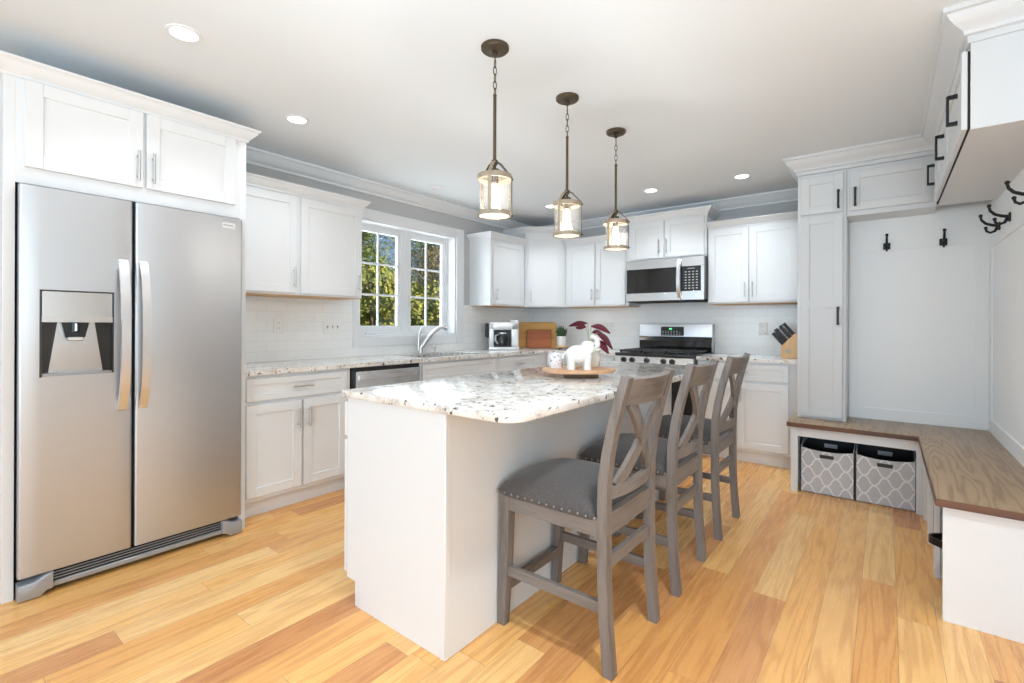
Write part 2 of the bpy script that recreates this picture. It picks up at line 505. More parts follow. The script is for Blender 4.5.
def thing(name, label, cat, loc=(0, 0, 0), rz=0.0, group=None):
    o = bpy.data.objects.new(name, None)
    o.empty_display_size = .1
    o.location = loc; o.rotation_euler = (0, 0, rz)
    COL.objects.link(o)
    return tag(o, label, cat, group)
def dup(root, loc, rz=None, label=None):
    r = root.copy(); COL.objects.link(r); r.location = loc
    if rz is not None: r.rotation_euler = (0, 0, rz)
    if label: r['label'] = label
    for ch in list(root.children):
        c = ch.copy(); COL.objects.link(c); c.parent = r
        for g in list(ch.children):
            d = g.copy(); COL.objects.link(d); d.parent = c
    return r
def struct(name, mb, mat, parent=None):
    o = mb.build(name, mat, parent)
    o['kind'] = 'structure'
    return o
def rrect(x0, x1, y0, y1, r, n=5, corners=(1, 1, 1, 1)):
    """rounded rectangle, corners in order (x0y0, x1y0, x1y1, x0y1)"""
    out = []
    for (cx, cy_, a0, on, px, py) in ((x0 + r, y0 + r, 180, corners[0], x0, y0), (x1 - r, y0 + r, 270, corners[1], x1, y0), (x1 - r, y1 - r, 0, corners[2], x1, y1), (x0 + r, y1 - r, 90, corners[3], x0, y1)):
        if not on: out.append((px, py)); continue
        for i in range(n + 1):
            a = R(a0 + 90 * i / n); out.append((cx + r * math.cos(a), cy_ + r * math.sin(a)))
    return out

# ------------------------------------------------------------------ room shell
XL, YB, ZC = -3.684, 5.171, 2.47          # left wall, back wall, ceiling
XR, YM = 0.555, 4.51                       # mudroom wall and mudroom back wall
WY0, WY1, WZ0, WZ1 = 2.503, 3.71, 1.09, 2.145   # kitchen window opening
struct('floor', MB().box(-3.9, 5.2, -4.2, 5.4, -.12, 0), M['floor'])
struct('ceiling', MB().box(-3.9, 5.2, -4.2, 5.4, ZC, ZC + .2), M['ceiling'])
wl = MB()
wl.box(XL - .2, XL, -4.2, WY0, 0, ZC).box(XL - .2, XL, WY1, YB + .16, 0, ZC)
wl.box(XL - .2, XL, WY0, WY1, 0, WZ0).box(XL - .2, XL, WY0, WY1, WZ1, ZC)
struct('wall_left', wl, M['gray'])
struct('wall_back', MB().box(XL, 5.2, YB, YB + .16, 0, ZC), M['gray'])
struct('wall_mudroom', MB().box(-.54, XR + .12, YM, YB, 0, ZC), M['panel'])
struct('wall_right', MB().box(XR, XR + .12, 2.3, YM, 0, ZC), M['panel'])
# rear and side walls of the open room behind the camera, each with a wide window
def wall_with_hole(axis, pos, th, a0, a1, h0, h1, z0, z1):
    m = MB()
    for (p0, p1, q0, q1) in ((a0, h0, 0, ZC), (h1, a1, 0, ZC), (h0, h1, 0, z0), (h0, h1, z1, ZC)):
        if p1 - p0 < 1e-3 or q1 - q0 < 1e-3: continue
        if axis == 'y': m.box(p0, p1, pos, pos + th, q0, q1)
        else: m.box(pos, pos + th, p0, p1, q0, q1)
    return m
mr = wall_with_hole('y', -4.2, .15, -3.684, 0, -3.3, -.8, .35, 2.3)
for (p0, p1, q0, q1) in ((0, .3, 0, ZC), (2.8, 4.7, 0, ZC), (.3, 2.8, 0, .35), (.3, 2.8, 2.3, ZC)): mr.box(p0, p1, -4.2, -4.05, q0, q1)
struct('wall_rear', mr, M['gray'])
struct('wall_side', wall_with_hole('x', 4.7, .15, -4.2, YB, -1.8, .6, .5, 2.3), M['gray'])

# backsplash tiles
b = MB()
b.box(XL, XL + .006, 1.26, WY0 - .066, .914, 1.415).box(XL, XL + .006, WY1 + .113, YB, .914, 1.415).box(XL, XL + .006, WY0 - .066, WY1 + .113, .914, WZ0 - .088)
struct('wall_backsplash_left', b, M['tile'])
struct('wall_backsplash_back', MB().box(XL + .006, -.541, YB - .006, YB, .914, 1.46), M['tile'])

# ceiling crown along the kitchen walls
CR = [(0, 0), (.088, 0), (.088, -.014), (.076, -.02), (.066, -.036), (.04, -.06), (.022, -.078), (.014, -.082), (.014, -.098), (0, -.098)]
def crown_prof(z, h, out):
    return [(o / .088 * out, z + q / .098 * h) for o, q in CR]
c = MB().sweep([(XL, -4.0), (XL, YB), (-.541, YB)], crown_prof(ZC, .098, .088))
struct('trim_1', c, M['trim'])

# ------------------------------------------------------------------ kitchen window (double casement)
w = bpy.data.objects.new('window_1', None); COL.objects.link(w); w['kind'] = 'structure'
cas = MB()
cw, ct, cl_, cr2 = .09, .02, .066, .113
X0 = XL
cas.box(X0, X0 + ct, WY0 - cl_, WY0, WZ0 - cw, WZ1 + cw, .003)
cas.box(X0, X0 + ct, WY1, WY1 + cr2, WZ0 - cw, WZ1 + cw, .003)
cas.box(X0, X0 + ct, WY0, WY1, WZ1, WZ1 + cw, .003).box(X0, X0 + ct, WY0, WY1, WZ0 - cw, WZ0, .003)
cas.build('window_casing', M['trim'], w)
jam = MB()
jam.box(X0 - .2, X0, WY0, WY0 + .015, WZ0, WZ1).box(X0 - .2, X0, WY1 - .015, WY1, WZ0, WZ1)
jam.box(X0 - .2, X0, WY0 + .015, WY1 - .015, WZ1 - .015, WZ1).box(X0 - .2, X0, WY0 + .015, WY1 - .015, WZ0, WZ0 + .015)
jam.build('window_jamb', M['trim'], w)
ym = (WY0 + WY1) / 2
fr_ = MB()
xs0, xs1 = X0 - .155, X0 - .118
fr_.box(xs0 - .01, xs1 + .012, WY0 + .015, WY0 + .04, WZ0 + .015, WZ1 - .015, .002)
fr_.box(xs0 - .01, xs1 + .012, WY1 - .04, WY1 - .015, WZ0 + .015, WZ1 - .015, .002)
fr_.box(xs0 - .01, xs1 + .012, ym - .04, ym + .04, WZ0 + .015, WZ1 - .015, .002)
fr_.box(xs0 - .009, xs1 + .010, WY0 + .039, ym - .039, WZ0 + .015, WZ0 + .045).box(xs0 - .009, xs1 + .010, ym + .039, WY1 - .039, WZ0 + .015, WZ0 + .045)
fr_.box(xs0 - .009, xs1 + .010, WY0 + .039, ym - .039, WZ1 - .035, WZ1 - .015).box(xs0 - .009, xs1 + .010, ym + .039, WY1 - .039, WZ1 - .035, WZ1 - .015)
fr_.build('window_frame', M['trim'], w)
for (a, e) in ((WY0 + .04, ym - .04), (ym + .04, WY1 - .04)):
    s_ = MB(); zz0, zz1 = WZ0 + .045, WZ1 - .035; sw = .045
    s_.box(xs0, xs1, a, a + sw, zz0, zz1, .002).box(xs0, xs1, e - sw, e, zz0, zz1, .002)
    s_.box(xs0, xs1, a + sw, e - sw, zz0, zz0 + .05, .002).box(xs0, xs1, a + sw, e - sw, zz1 - sw, zz1, .002)
    ga, ge, gz0, gz1 = a + sw, e - sw, zz0 + .05, zz1 - sw
    s_.box(xs0 + .012, xs1 - .012, (ga + ge) / 2 - .009, (ga + ge) / 2 + .009, gz0, gz1)
    for k in (1, 2):
        zz = gz0 + (gz1 - gz0) * k / 3
        s_.box(xs0 + .0125, xs1 - .0125, ga, ge, zz - .009, zz + .009)
    so = s_.build('window_sash', M['trim'], w)
    MB().box((xs0 + xs1) / 2 - .002, (xs0 + xs1) / 2 + .002, ga, ge, gz0, gz1).build('window_pane', M['pane'], so)
    cr_ = MB().box(xs1 + .012, xs1 + .03, a + .1, a + .2, WZ0 + .018, WZ0 + .034, .004, 2)
    cr_.tube([(xs1 + .03, a + .12, WZ0 + .036), (xs1 + .036, a + .2, WZ0 + .04)], .006)
    cr_.build('crank_handle', M['trim'], w)
    yl = ge + .02 if a < ym - .1 and e < ym else ga - .02
    MB().box(xs1, xs1 + .012, yl - .008, yl + .008, 1.38, 1.50, .003).build('sash_lock', M['trim'], w)
for ch in w.children: ch['kind'] = 'structure'

# ------------------------------------------------------------------ cabinets
def shaker(m, x0, x1, z0, z1, y=-.02, t=.019, rail=.058, slab=False):
    if slab or z1 - z0 < .13:
        rail = min(rail, .04)
    m.box(x0, x0 + rail, y, y + t, z0, z1, .0018).box(x1 - rail, x1, y, y + t, z0, z1, .0018)
    m.box(x0 + rail - .001, x1 - rail + .001, y + .0002, y + t, z1 - rail, z1, .0018).box(x0 + rail - .001, x1 - rail + .001, y + .0002, y + t, z0, z0 + rail, .0018)
    m.box(x0 + rail - .004, x1 - rail + .004, y + .008, y + t - .001, z0 + rail - .004, z1 - rail + .004)
    return m
def pull(parent, style, orient, x, z, ln, y=-.02):
    m = MB()
    if style == 'nickel':
        off = y - .03
        if orient == 'v':
            m.tube([(x, off, z - ln / 2), (x, off, z + ln / 2)], .006, 10)
            for q in (-.34, .34): m.tube([(x, off, z + q * ln), (x, y, z + q * ln)], .0045, 8)
        else:
            m.tube([(x - ln / 2, off, z), (x + ln / 2, off, z)], .006, 10)
            for q in (-.34, .34): m.tube([(x + q * ln, off, z), (x + q * ln, y, z)], .0045, 8)
        return m.build('handle', M['nickel'], parent)
    off = y - .032
    m.box(x - .007, x + .007, off - .005, off + .005, z - ln / 2, z + ln / 2, .002)
    for sg in (-1, 1):
        zz = z + sg * (ln / 2 - .007)
        m.prism([(y, zz - .009), (y, zz + .009), (off, zz + .007), (off, zz - .007)], x - .007, x + .007, 'x')
    return m.build('handle', M['blackmetal'], parent)
def cabinet(name, label, loc, rz, w, d, z0, z1, doors=(), drawers=(), toe=0.0, crown=None, hw='nickel', under=False, poly=None, group=None, gap=0.0, cat='cabinet', mat='white', hollow=False):
    t = thing(name, label, cat, loc, rz, group)
    m = MB()
    if poly: m.prism(poly, z0 + toe, z1, 'z')
    elif hollow:
        m.box(0, .018, 0, d, z0 + toe, z1).box(w - .018, w, 0, d, z0 + toe, z1).box(.018, w - .018, 0, .018, z0 + toe, z1).box(.018, w - .018, d - .01, d, z0 + toe, z1).box(.018, w - .018, .018, d - .01, z0 + toe, z0 + toe + .018)
    else: m.box(0, w, 0, d, z0 + toe, z1, .0012)
    if toe: m.box(0, w, .05, d, z0, z0 + toe)
    m.build('body', M[mat], t)
    for (x0, x1, a, e, h) in doors:
        o = shaker(MB(), x0, x1, a, e, -.02 - gap).build('door', M[mat], t)
        if h: pull(o, hw, *h, y=-.02 - gap)
    for (x0, x1, a, e, h) in drawers:
        o = shaker(MB(), x0, x1, a, e, -.02 - gap, rail=.04).build('drawer', M[mat], t)
        if h: pull(o, hw, *h, y=-.02 - gap)
    if gap:
        MB().box(.006, w - .006, -gap - .0005, -.0005, z0 + .006, max(q[3] for q in doors) - .004).build('door_gap_shade', M['gap'], t)  # dark sheet standing in for the shade behind the doors
    if crown:
        path, zt, h, out = crown
        MB().sweep(path, crown_prof(zt, h, out)).build('crown_molding', M[mat], t)
    if under:
        MB().box(.012, w - .012, .004, d - .012, z0 - .006, z0 - .0005).build('bottom_panel', M['under'], t)
    return t
L90 = R(90)
FX = -3.374       # face of the wall cabinets on the window wall
FY = 4.861        # face of the wall cabinets on the range wall
ZU = 1.41
# refrigerator surround
fx = -2.972
t = thing('refrigerator_cabinet', 'white two door cabinet over the refrigerator with tall side panels and crown', 'cabinet', (fx, .268, 0), L90)
m = MB().box(.039, .949, .021, .695, 1.82, 2.265)
m.build('body', M['white'], t)
m = MB().box(0, .038, 0, .70, 0, 2.275, .001); m.build('side_panel', M['white'], t)
m = MB().box(.950, .986, 0, .70, 0, 2.275, .001); m.build('side_panel', M['white'], t)
MB().box(.038, .950, 0, .02, 1.812, 2.275).build('face_frame', M['white'], t)
for (x0, x1, hx) in ((.066, .487, .463), (.500, .922, .525)):
    o = shaker(MB(), x0, x1, 1.884, 2.262).build('door', M['white'], t)
    pull(o, 'nickel', 'v', hx, 1.985, .15)
MB().sweep([(0, .70), (0, 0), (.986, 0), (.986, .70)], crown_prof(2.338, .072, .058)).build('crown_molding', M['white'], t)
MB().box(.002, .984, .002, .698, 2.2755, 2.30).build('top_filler', M['white'], t)

def topcrown(w, d, zt, h=.07, out=.052, left=True, right=True):
    p = []
    if left: p.append((0, d))
    p += [(0, 0), (w, 0)]
    if right: p.append((w, d))
    return (p, zt, h, out)
DU = .31
cabinet('wall_cabinet', 'white upper cabinet with two doors between refrigerator and window', (FX, 1.262, 0), L90, 1.055, DU, ZU, 2.14,
        doors=[(.03, .505, ZU + .012, 2.118, ('v', .478, 1.535, .15)), (.535, 1.045, ZU + .012, 2.118, ('v', 1.018, 1.535, .15))],
        crown=topcrown(1.055, DU, 2.20), under=True)
cabinet('wall_cabinet', 'narrow white upper cabinet between window and diagonal corner cabinet', (FX, 3.93, 0), L90, .615, DU, ZU, 2.14,
        doors=[(.03, .575, ZU + .012, 2.118, ('v', .075, 1.53, .13))], crown=topcrown(.62, DU, 2.20, right=False), under=True)
ca, sa = math.cos(math.atan2(.297, .37)), math.sin(math.atan2(.297, .37))
ang = math.atan2(.297, .37); wd = math.hypot(.37, .297)
P0 = Vector((FX, 4.564))
def loc2(x, y):
    q = Vector((x, y)) - P0
    return (q.x * math.cos(ang) + q.y * math.sin(ang), -q.x * math.sin(ang) + q.y * math.cos(ang))
poly = [(0, 0), (wd, 0), loc2(-3.004, 5.168), loc2(XL + .003, 5.168), loc2(XL + .003, 4.564)]
cabinet('corner_wall_cabinet', 'tall white diagonal corner upper cabinet with one door', (P0.x, P0.y, 0), ang, wd, .3, ZU, 2.29, poly=poly,
        doors=[(.03, wd - .03, ZU + .012, 2.26, ('v', .065, 1.53, .13))],
        crown=([loc2(XL + .003, 4.564), (0, 0), (wd, 0), loc2(-3.004, 5.168)], 2.352, .078, .055))
cabinet('wall_cabinet', 'white upper cabinet with two doors between corner cabinet and microwave', (-2.998, FY, 0), 0, .80, DU, ZU, 2.14,
        doors=[(.035, .392, ZU + .012, 2.118, ('v', .362, 1.545, .13)), (.405, .765, ZU + .012, 2.118, ('v', .435, 1.545, .13))],
        crown=topcrown(.80, DU, 2.20, left=False, right=False), under=True)
cabinet('wall_cabinet', 'short white upper cabinet with two doors above the microwave', (-2.192, FY - .02, 0), 0, .808, DU + .02, 1.88, 2.29,
        doors=[(.025, .388, 1.895, 2.272, ('v', .34, 2.01, .15)), (.40, .785, 1.895, 2.272, ('v', .42, 2.01, .15))],
        crown=topcrown(.808, DU + .02, 2.355, .078, .055))
cabinet('wall_cabinet', 'white upper cabinet with two doors between microwave and tall locker', (-1.378, FY, 0), 0, .834, DU, ZU, 2.14,
        doors=[(.012, .365, ZU + .012, 2.118, ('v', .338, 1.535, .14)), (.377, .765, ZU + .012, 2.118, ('v', .403, 1.535, .14))],
        crown=topcrown(.834, DU, 2.20, left=False, right=False), under=True)
# base cabinets on the window wall
BX, BY = -3.07, 4.558
DB = .61
cabinet('base_cabinet', 'white base cabinet with one drawer over two doors beside the refrigerator', (BX, 1.258, 0), L90, .757, DB, 0, .884, toe=.105,
        doors=[(.037, .386, .132, .700, ('v', .356, .585, .13)), (.400, .72, .132, .700, ('v', .430, .585, .13))],
        drawers=[(.037, .72, .722, .862, ('h', .385, .795, .135))])
cabinet('base_cabinet', 'white sink base cabinet with plain false front under the faucet', (BX, 2.668, 0), L90, 1.0, DB, 0, .884, toe=.105,
        doors=[(.03, .492, .132, .700, ('v', .462, .60, .13)), (.503, .97, .132, .700, ('v', .533, .60, .13))],
        drawers=[(.025, .975, .722, .862, None)], hollow=True)
cabinet('base_cabinet', 'white base cabinet with drawer and door below the coffee maker', (BX, 3.672, 0), L90, .884, DB, 0, .884, toe=.105,
        doors=[(.03, .66, .132, .700, ('v', .06, .60, .13))], drawers=[(.02, .655, .722, .862, ('h', .33, .795, .135))])
cabinet('base_cabinet', 'white base cabinet with two drawers left of the gas range', (-3.069, BY, 0), 0, .882, DB, 0, .884, toe=.105,
        doors=[(.05, .45, .132, .700, ('v', .42, .60, .13)), (.465, .84, .132, .700, ('v', .495, .60, .13))],
        drawers=[(.05, .45, .722, .862, ('h', .25, .795, .135)), (.465, .84, .722, .862, ('h', .65, .795, .135))])
cabinet('base_cabinet', 'white base cabinet with one wide drawer and two doors right of the range', (-1.382, BY, 0), 0, .838, DB, 0, .884, toe=.105,
        doors=[(.025, .335, .132, .700, ('v', .305, .60, .13)), (.348, .742, .132, .700, ('v', .378, .60, .13))],
        drawers=[(.025, .742, .722, .862, ('h', .37, .795, .135))])

# countertops
CF = -3.035; CB = 4.523
t = thing('countertop', 'speckled granite countertop along the window wall running into the corner', 'countertop', (XL, 1.257, .885))
g = MB()
ox, oy = XL, 1.257
def cbox(m, x0, x1, y0, y1): m.box(x0 - ox, x1 - ox, y0 - oy, y1 - oy, 0, .030)
SX0, SX1, SY0, SY1 = -3.53, -3.14, 2.76, 3.52
for a in ((XL + .007, CF, 1.257, SY0), (XL + .007, SX0, SY0, SY1), (SX1, CF, SY0, SY1), (XL + .007, CF, SY1, YB - .007), (CF, -2.183, CB, YB - .007)): cbox(g, *a)
g.build('counter_slab', M['granite'], t)
sk = MB()
for (x0, x1, y0, y1, z0, z1) in ((SX0 - .015, SX0, SY0, SY1, -.2, 0), (SX1, SX1 + .015, SY0, SY1, -.2, 0), (SX0 - .015, SX1 + .015, SY0 - .015, SY0, -.2, 0), (SX0 - .015, SX1 + .015, SY1, SY1 + .015, -.2, 0), (SX0 - .015, SX1 + .015, SY0 - .015, SY1 + .015, -.21, -.2)):
    sk.box(x0 - ox, x1 - ox, y0 - oy, y1 - oy, z0, z1)
sk.build('sink_basin', M['steel'], t)
o = MB().box(-1.384, -.543, CB, YB - .007, .885, .915).build('countertop', M['granite'])
tag(o, 'short speckled granite countertop between range and tall locker', 'countertop')

# ------------------------------------------------------------------ refrigerator
FRX = -2.924
t = thing('refrigerator', 'stainless side by side refrigerator with ice and water dispenser', 'refrigerator', (FRX, .312, 0), L90)
MB().box(.006, .898, .075, .70, .02, 1.80, .004).build('cabinet_body', M['grayplastic'], t)
def rdoor(x0, x1):
    return rrect(x0, x1, 0, .066, .012, 4, (1, 1, 0, 0))
ZD0, ZD1 = .1, 1.80
d = MB()
a0, a1 = .069, .319; z0, z1 = .965, 1.345
d.prism([(x, y) for x, y in rrect(.001, a0, 0, .066, .012, 4, (1, 0, 0, 0))], ZD0, ZD1)
d.prism([(x, y) for x, y in rrect(a1, .394, 0, .066, .012, 4, (0, 1, 0, 0))], ZD0, ZD1)
d.box(a0, a1, 0, .066, ZD0, z0).box(a0, a1, 0, .066, z1, ZD1)
fd = d.build('freezer_door', M['steel'], t)
q = MB()
q.prism(rrect(a0 + .003, a1 - .003, 1.232, z1 - .003, .006, 3), .001, .03, 'y')
q.prism([(-.004, 1.205), (-.002, 1.232), (.03, 1.232), (.05, 1.205)], a0 + .003, a1 - .003, 'x')
q.build('dispenser_panel', M['steel2'], fd)
q = MB()
q.box(a0, a0 + .004, .0, .066, z0, 1.205).box(a1 - .004, a1, 0, .066, z0, 1.205).box(a0, a1, .064, .07, z0, z1)
q.box(a0, a1, .03, .066, 1.232, z1)
q.box(a0 - .004, a0 + .004, -.0005, .012, z0 - .004, z1 + .004).box(a1 - .004, a1 + .003, -.0005, .012, z0, z1 + .004).box(a0, a1, -.0005, .012, z1 - .003, z1 + .004)
q.build('dispenser_recess', M['recess'], fd)
q = MB()
q.prism([(a0 + .06, 1.205), (a1 - .06, 1.205), (a1 - .03, z0 + .012), (a0 + .03, z0 + .012)], .045, .062, 'y')
q.build('dispenser_back', M['steel2'], fd)
q = MB().prism([(a0 + .068, 1.204), (a0 + .165, 1.204), (a0 + .15, 1.135), (a0 + .082, 1.135)], .012, .045, 'y')
q.tube([(a0 + .117, .02, 1.205), (a0 + .117, .02, 1.16)], .018, 14)
q.build('dispenser_nozzle', M['black'], fd)
q = MB().box(a0 + .09, a0 + .145, .006, .02, 1.120, 1.138, .003); q.tube([(a0 + .117, .004, 1.2), (a0 + .117, .004, 1.165)], .006, 8)
q.build('dispenser_lever', M['chrome'], fd)
MB().box(a0 + .004, a1 - .004, .002, .062, z0, z0 + .012, .002).build('drip_tray', M['grayplastic'], fd)
d = MB().prism(rdoor(.404, .904), ZD0, ZD1)
rd = d.build('fridge_door', M['steel'], t)
MB().box(.395, .403, .03, .08, ZD0, ZD1).build('door_gasket', M['gap'], t)
q = MB().box(.792, .862, -.003, 0, 1.735, 1.768, .001); q.build('brand_badge', M['silver'], rd)
MB().box(.800, .852, -.0038, -.003, 1.752, 1.757).build('badge_lettering', M['grayplastic'], rd)
for (hx, par, sg) in ((.353, fd, -1), (.434, rd, 1)):
    h = MB()
    pts = []; N_ = 16
    for i in range(N_ + 1):
        u = i / N_; z = .785 + .72 * u
        pts.append((hx, -.006 - .062 * (1 - abs(2 * u - 1) ** 3.2), z))
    h.strip(pts, .036, .018, (1, 0, 0))
    h.box(hx - .016, hx + .016, -.02, .0, .785, .83, .004, 2).box(hx - .016, hx + .016, -.02, .0, 1.46, 1.505, .004, 2)
    h.build('door_handle', M['chrome'], par, smooth=50)
k = MB()
k.box(.09, .82, .02, .075, .022, .095)
k.build('grille_shadow', M['gap'], t)
k = MB().box(.09, .82, .008, .03, .022, .046, .004)
for i in range(3): k.box(.09, .82, .012, .03, .056 + i * .013, .059 + i * .013)
k.prism([(.0, .004), (.0, .072), (.05, .074), (.085, .092), (.112, .097), (.112, .026), (.09, .022), (.07, .004)], -.012, .06, 'y', .006, 2)
k.prism([(.904, .004), (.904, .072), (.86, .074), (.825, .092), (.80, .097), (.80, .026), (.82, .022), (.84, .004)], -.012, .06, 'y', .006, 2)
k.build('base_grille', M['grayplastic'], t)

# ------------------------------------------------------------------ dishwasher
t = thing('dishwasher', 'stainless dishwasher with bowed bar handle under the window counter', 'dishwasher', (-3.052, 2.02, 0), L90)
MB().box(.0, .643, .012, .58, .02, .878).build('tub_frame', M['black'], t)
d = MB().box(.028, .636, -.012, .012, .11, .852, .004, 2).build('door', M['steel2'], t)
h = MB(); pts = [(.05 + .54 * i / 14, -.018 - .045 * (1 - abs(2 * i / 14 - 1) ** 3), .81) for i in range(15)]
h.strip(pts, .03, .014, (0, 0, 1)); h.build('handle', M['chrome'], d, smooth=50)
MB().box(.03, .634, .03, .05, .0, .1).build('toe_panel', M['black'], t)

# ------------------------------------------------------------------ gas range
t = thing('gas_range', 'stainless gas range with black cooktop and raised control panel', 'range', (-2.171, 4.47, 0))
RW = .778
MB().box(.002, RW - .002, .03, .66, .02, .905, .002).build('range_body', M['grayplastic'], t)
d = MB().box(.004, RW - .004, -.012, .028, .24, .80, .004, 2).build('oven_door', M['darkglass'], t)
MB().box(.004, RW - .004, -.0135, -.0115, .735, .80).box(.004, RW - .004, -.0135, -.0115, .24, .28).build('door_trim', M['steel'], d)
h = MB().tube([(.06, -.055, .765), (RW - .06, -.055, .765)], .012, 12)
for q in (.1, RW - .1): h.tube([(q, -.055, .765), (q, -.012, .765)], .008, 8)
h.build('oven_handle', M['steel2'], d)
MB().box(.004, RW - .004, -.01, .028, .04, .23, .004).build('warming_drawer', M['steel'], t)
cp = MB().prism([(-.012, .81), (-.012, .82), (.012, .895), (.04, .895), (.04, .81)], .002, RW - .002, 'x').build('control_strip', M['steel2'], t)
for u in (.095, .185, .335, .50, .585):
    kb = MB()
    kb.M = Matrix.Translation((u, -.003, .855)) @ Matrix.Rotation(R(90 - 17), 4, 'X')
    kb.lathe([(0, 0), (.027, 0), (.027, .006), (.021, .009), (.019, .03), (.016, .033), (0, .033)], 20)
    kb.box(-.004, .004, -.019, .019, .03, .040, .001)
    kb.build('burner_knob', M['knob'], t)
MB().box(-.001, RW + .001, .0, .615, .896, .925, .005, 2).build('cooktop', M['black'], t)
for i in range(3):
    x0 = .03 + i * .245; x1 = x0 + .228
    gr = MB()
    for yy in (.05, .53): gr.box(x0, x1, yy - .007, yy + .007, .935, .952, .002)
    for xx in (x0 + .007, x1 - .007, (x0 + x1) / 2): gr.box(xx - .006, xx + .006, .045, .535, .938, .954, .002)
    for yy in (.17, .29, .41): gr.box(x0, x1, yy - .006, yy + .006, .938, .955, .002)
    for xx in (x0 + .012, x1 - .012):
        for yy in (.055, .525): gr.box(xx - .006, xx + .006, yy - .006, yy + .006, .924, .94)
    gr.build('burner_grate', M['iron'], t)
for (bx, by) in ((.14, .16), (.14, .42), (.39, .29), (.635, .16), (.635, .42)):
    MB().lathe([(0, .925), (.05, .925), (.05, .932), (.035, .934), (.033, .942), (0, .943)], 18, (bx, by)).build('burner_cap', M['iron'], t)
bg = MB().box(.0, RW, .61, .692, .905, 1.215, .006, 2).build('backguard', M['steel'], t)
MB().box(.006, RW - .006, .596, .611, .925, 1.035, .002).build('backguard_glass', M['darkglass'], t)
MB().prism([(.602, 1.035), (.592, 1.065), (.606, 1.08), (.612, 1.08), (.612, 1.035)], .0, RW, 'x').build('backguard_trim', M['steel2'], t)
dp = MB().box(.245, .49, .605, .611, 1.09, 1.185, .002).build('control_display', M['black'], t)
q = MB()
for i in range(7):
    for j in range(3):
        if i < 6 or j < 2: q.box(.26 + i * .03, .275 + i * .03, .604, .6055, 1.10 + j * .017, 1.106 + j * .017)
q.build('display_buttons', M['platedetail'], dp)
MB().box(.335, .365, .6035, .6055, 1.155, 1.17).build('clock_digits', M['green_led'], dp)

# ------------------------------------------------------------------ microwave
t = thing('microwave', 'stainless over the range microwave with dark window and keypad', 'microwave', (-2.188, 4.771, 1.446))
MW = .80; MH = .428
MB().box(.004, MW - .004, .022, .394, .012, MH, .002).build('microwave_body', M['grayplastic'], t)
MB().box(.01, MW - .01, .01, .38, -.004, .012).build('vent_underside', M['gap'], t)
d = MB()
d.box(0, .575, 0, .022, .335, MH, .003).box(0, .575, 0, .022, 0.004, .088, .003).box(0, .004, .0, .022, .08, .34).box(.54, .575, 0, .022, .08, .34)
dd = d.build('door', M['steel2'], t)
MB().box(.003, .545, .002, .02, .086, .337).build('door_window', M['darkglass'], dd)
h = MB(); pts = [(.565, -.004 - .04 * (1 - abs(2 * i / 12 - 1) ** 3), .03 + .375 * i / 12) for i in range(13)]
h.strip(pts, .034, .014, (1, 0, 0)); h.build('handle', M['chrome'], dd, smooth=50)
p = MB().box(.579, MW, 0, .022, .335, MH, .003).box(.579, MW, 0, .022, .004, .095, .003).box(MW - .03, MW, 0, .022, .09, .34).build('control_surround', M['steel2'], t)
kp = MB().box(.58, MW - .03, .001, .02, .093, .337).build('keypad', M['black'], t)
q = MB()
for i in range(4):
    for j in range(7): q.box(.615 + i * .036, .633 + i * .036, -.0005, .0015, .115 + j * .027, .124 + j * .027)
q.build('keypad_buttons', M['platedetail'], kp)
MB().box(.64, .71, -.0006, .0015, .310, .318).build('keypad_display', M['grayplastic'], kp)

# ------------------------------------------------------------------ island
IX0, IX1, IY0, IY1 = -1.846, -1.234, 1.2, 3.46
t = thing('kitchen_island', 'white kitchen island base with panelled end under the granite top', 'island', (IX0, IY0, 0))
W_, L_ = IX1 - IX0, IY1 - IY0
m = MB()
m.box(.006, W_ - .014, .018, L_ - .018, .105, .884)
m.box(.078, W_ - .014, .018, L_ - .018, 0, .105)
m.build('body', M['white'], t)
for (y0, y1) in ((0, .018), (L_ - .018, L_)):
    MB().prism([(.078, 0), (W_ - .016, 0), (W_ - .016, .884), (.001, .884), (.001, .105), (.078, .105)], y0, y1, 'y', .0008).build('end_panel', M['white'], t)
MB().box(W_ - .014, W_ - .004, .022, L_ - .022, 0, .884).build('back_panel', M['white'], t)
for y0 in (-.004, L_ - .026):
    MB().box(W_ - .03, W_, y0, y0 + .03, 0, .884, .003).build('corner_post', M['white'], t)
for i in range(4):
    y0 = .02 + i * (L_ - .04) / 4; y1 = y0 + (L_ - .04) / 4 - .008
    if i == 0: y0 = .001
    sh = MB(); sh.M = Matrix.Translation((.0, 0, 0)) @ Matrix.Rotation(R(-90), 4, 'Z')
    shaker(sh, -y1, -y0, .125, .70, -.022); o = sh.build('door', M['white'], t)
    sh = MB(); sh.M = Matrix.Rotation(R(-90), 4, 'Z')
    shaker(sh, -y1, -y0, .715, .865, -.022, rail=.04); o2 = sh.build('drawer', M['white'], t)
    for (o_, orient, z) in ((o, 'v', .6), (o2, 'h', .79)):
        hb = MB(); yc = (y0 + y1) / 2 if orient == 'h' else y1 - .035
        if orient == 'h': hb.tube([(-.048, yc - .065, z), (-.048, yc + .065, z)], .006)
        else: hb.tube([(-.048, yc, z - .065), (-.048, yc, z + .065)], .006)
        for q in (-.045, .045):
            pq = (yc + q, z) if orient == 'h' else (yc, z + q)
            hb.tube([(-.048, *pq), (-.016, *pq)], .0045)
        hb.build('handle', M['nickel'], o_)
MB().box(.058, .0745, .003, L_ - .02, 0, .104).build('toe_panel', M['white'], t)
o = MB().prism(rrect(-1.868, -.925, 1.188, 3.49, .075, 8, (0, 1, 1, 0)), .885, .915, 'z', .004, 2).build('island_countertop', M['granite'])
tag(o, 'speckled granite island top with rounded corners overhanging the stools', 'countertop')

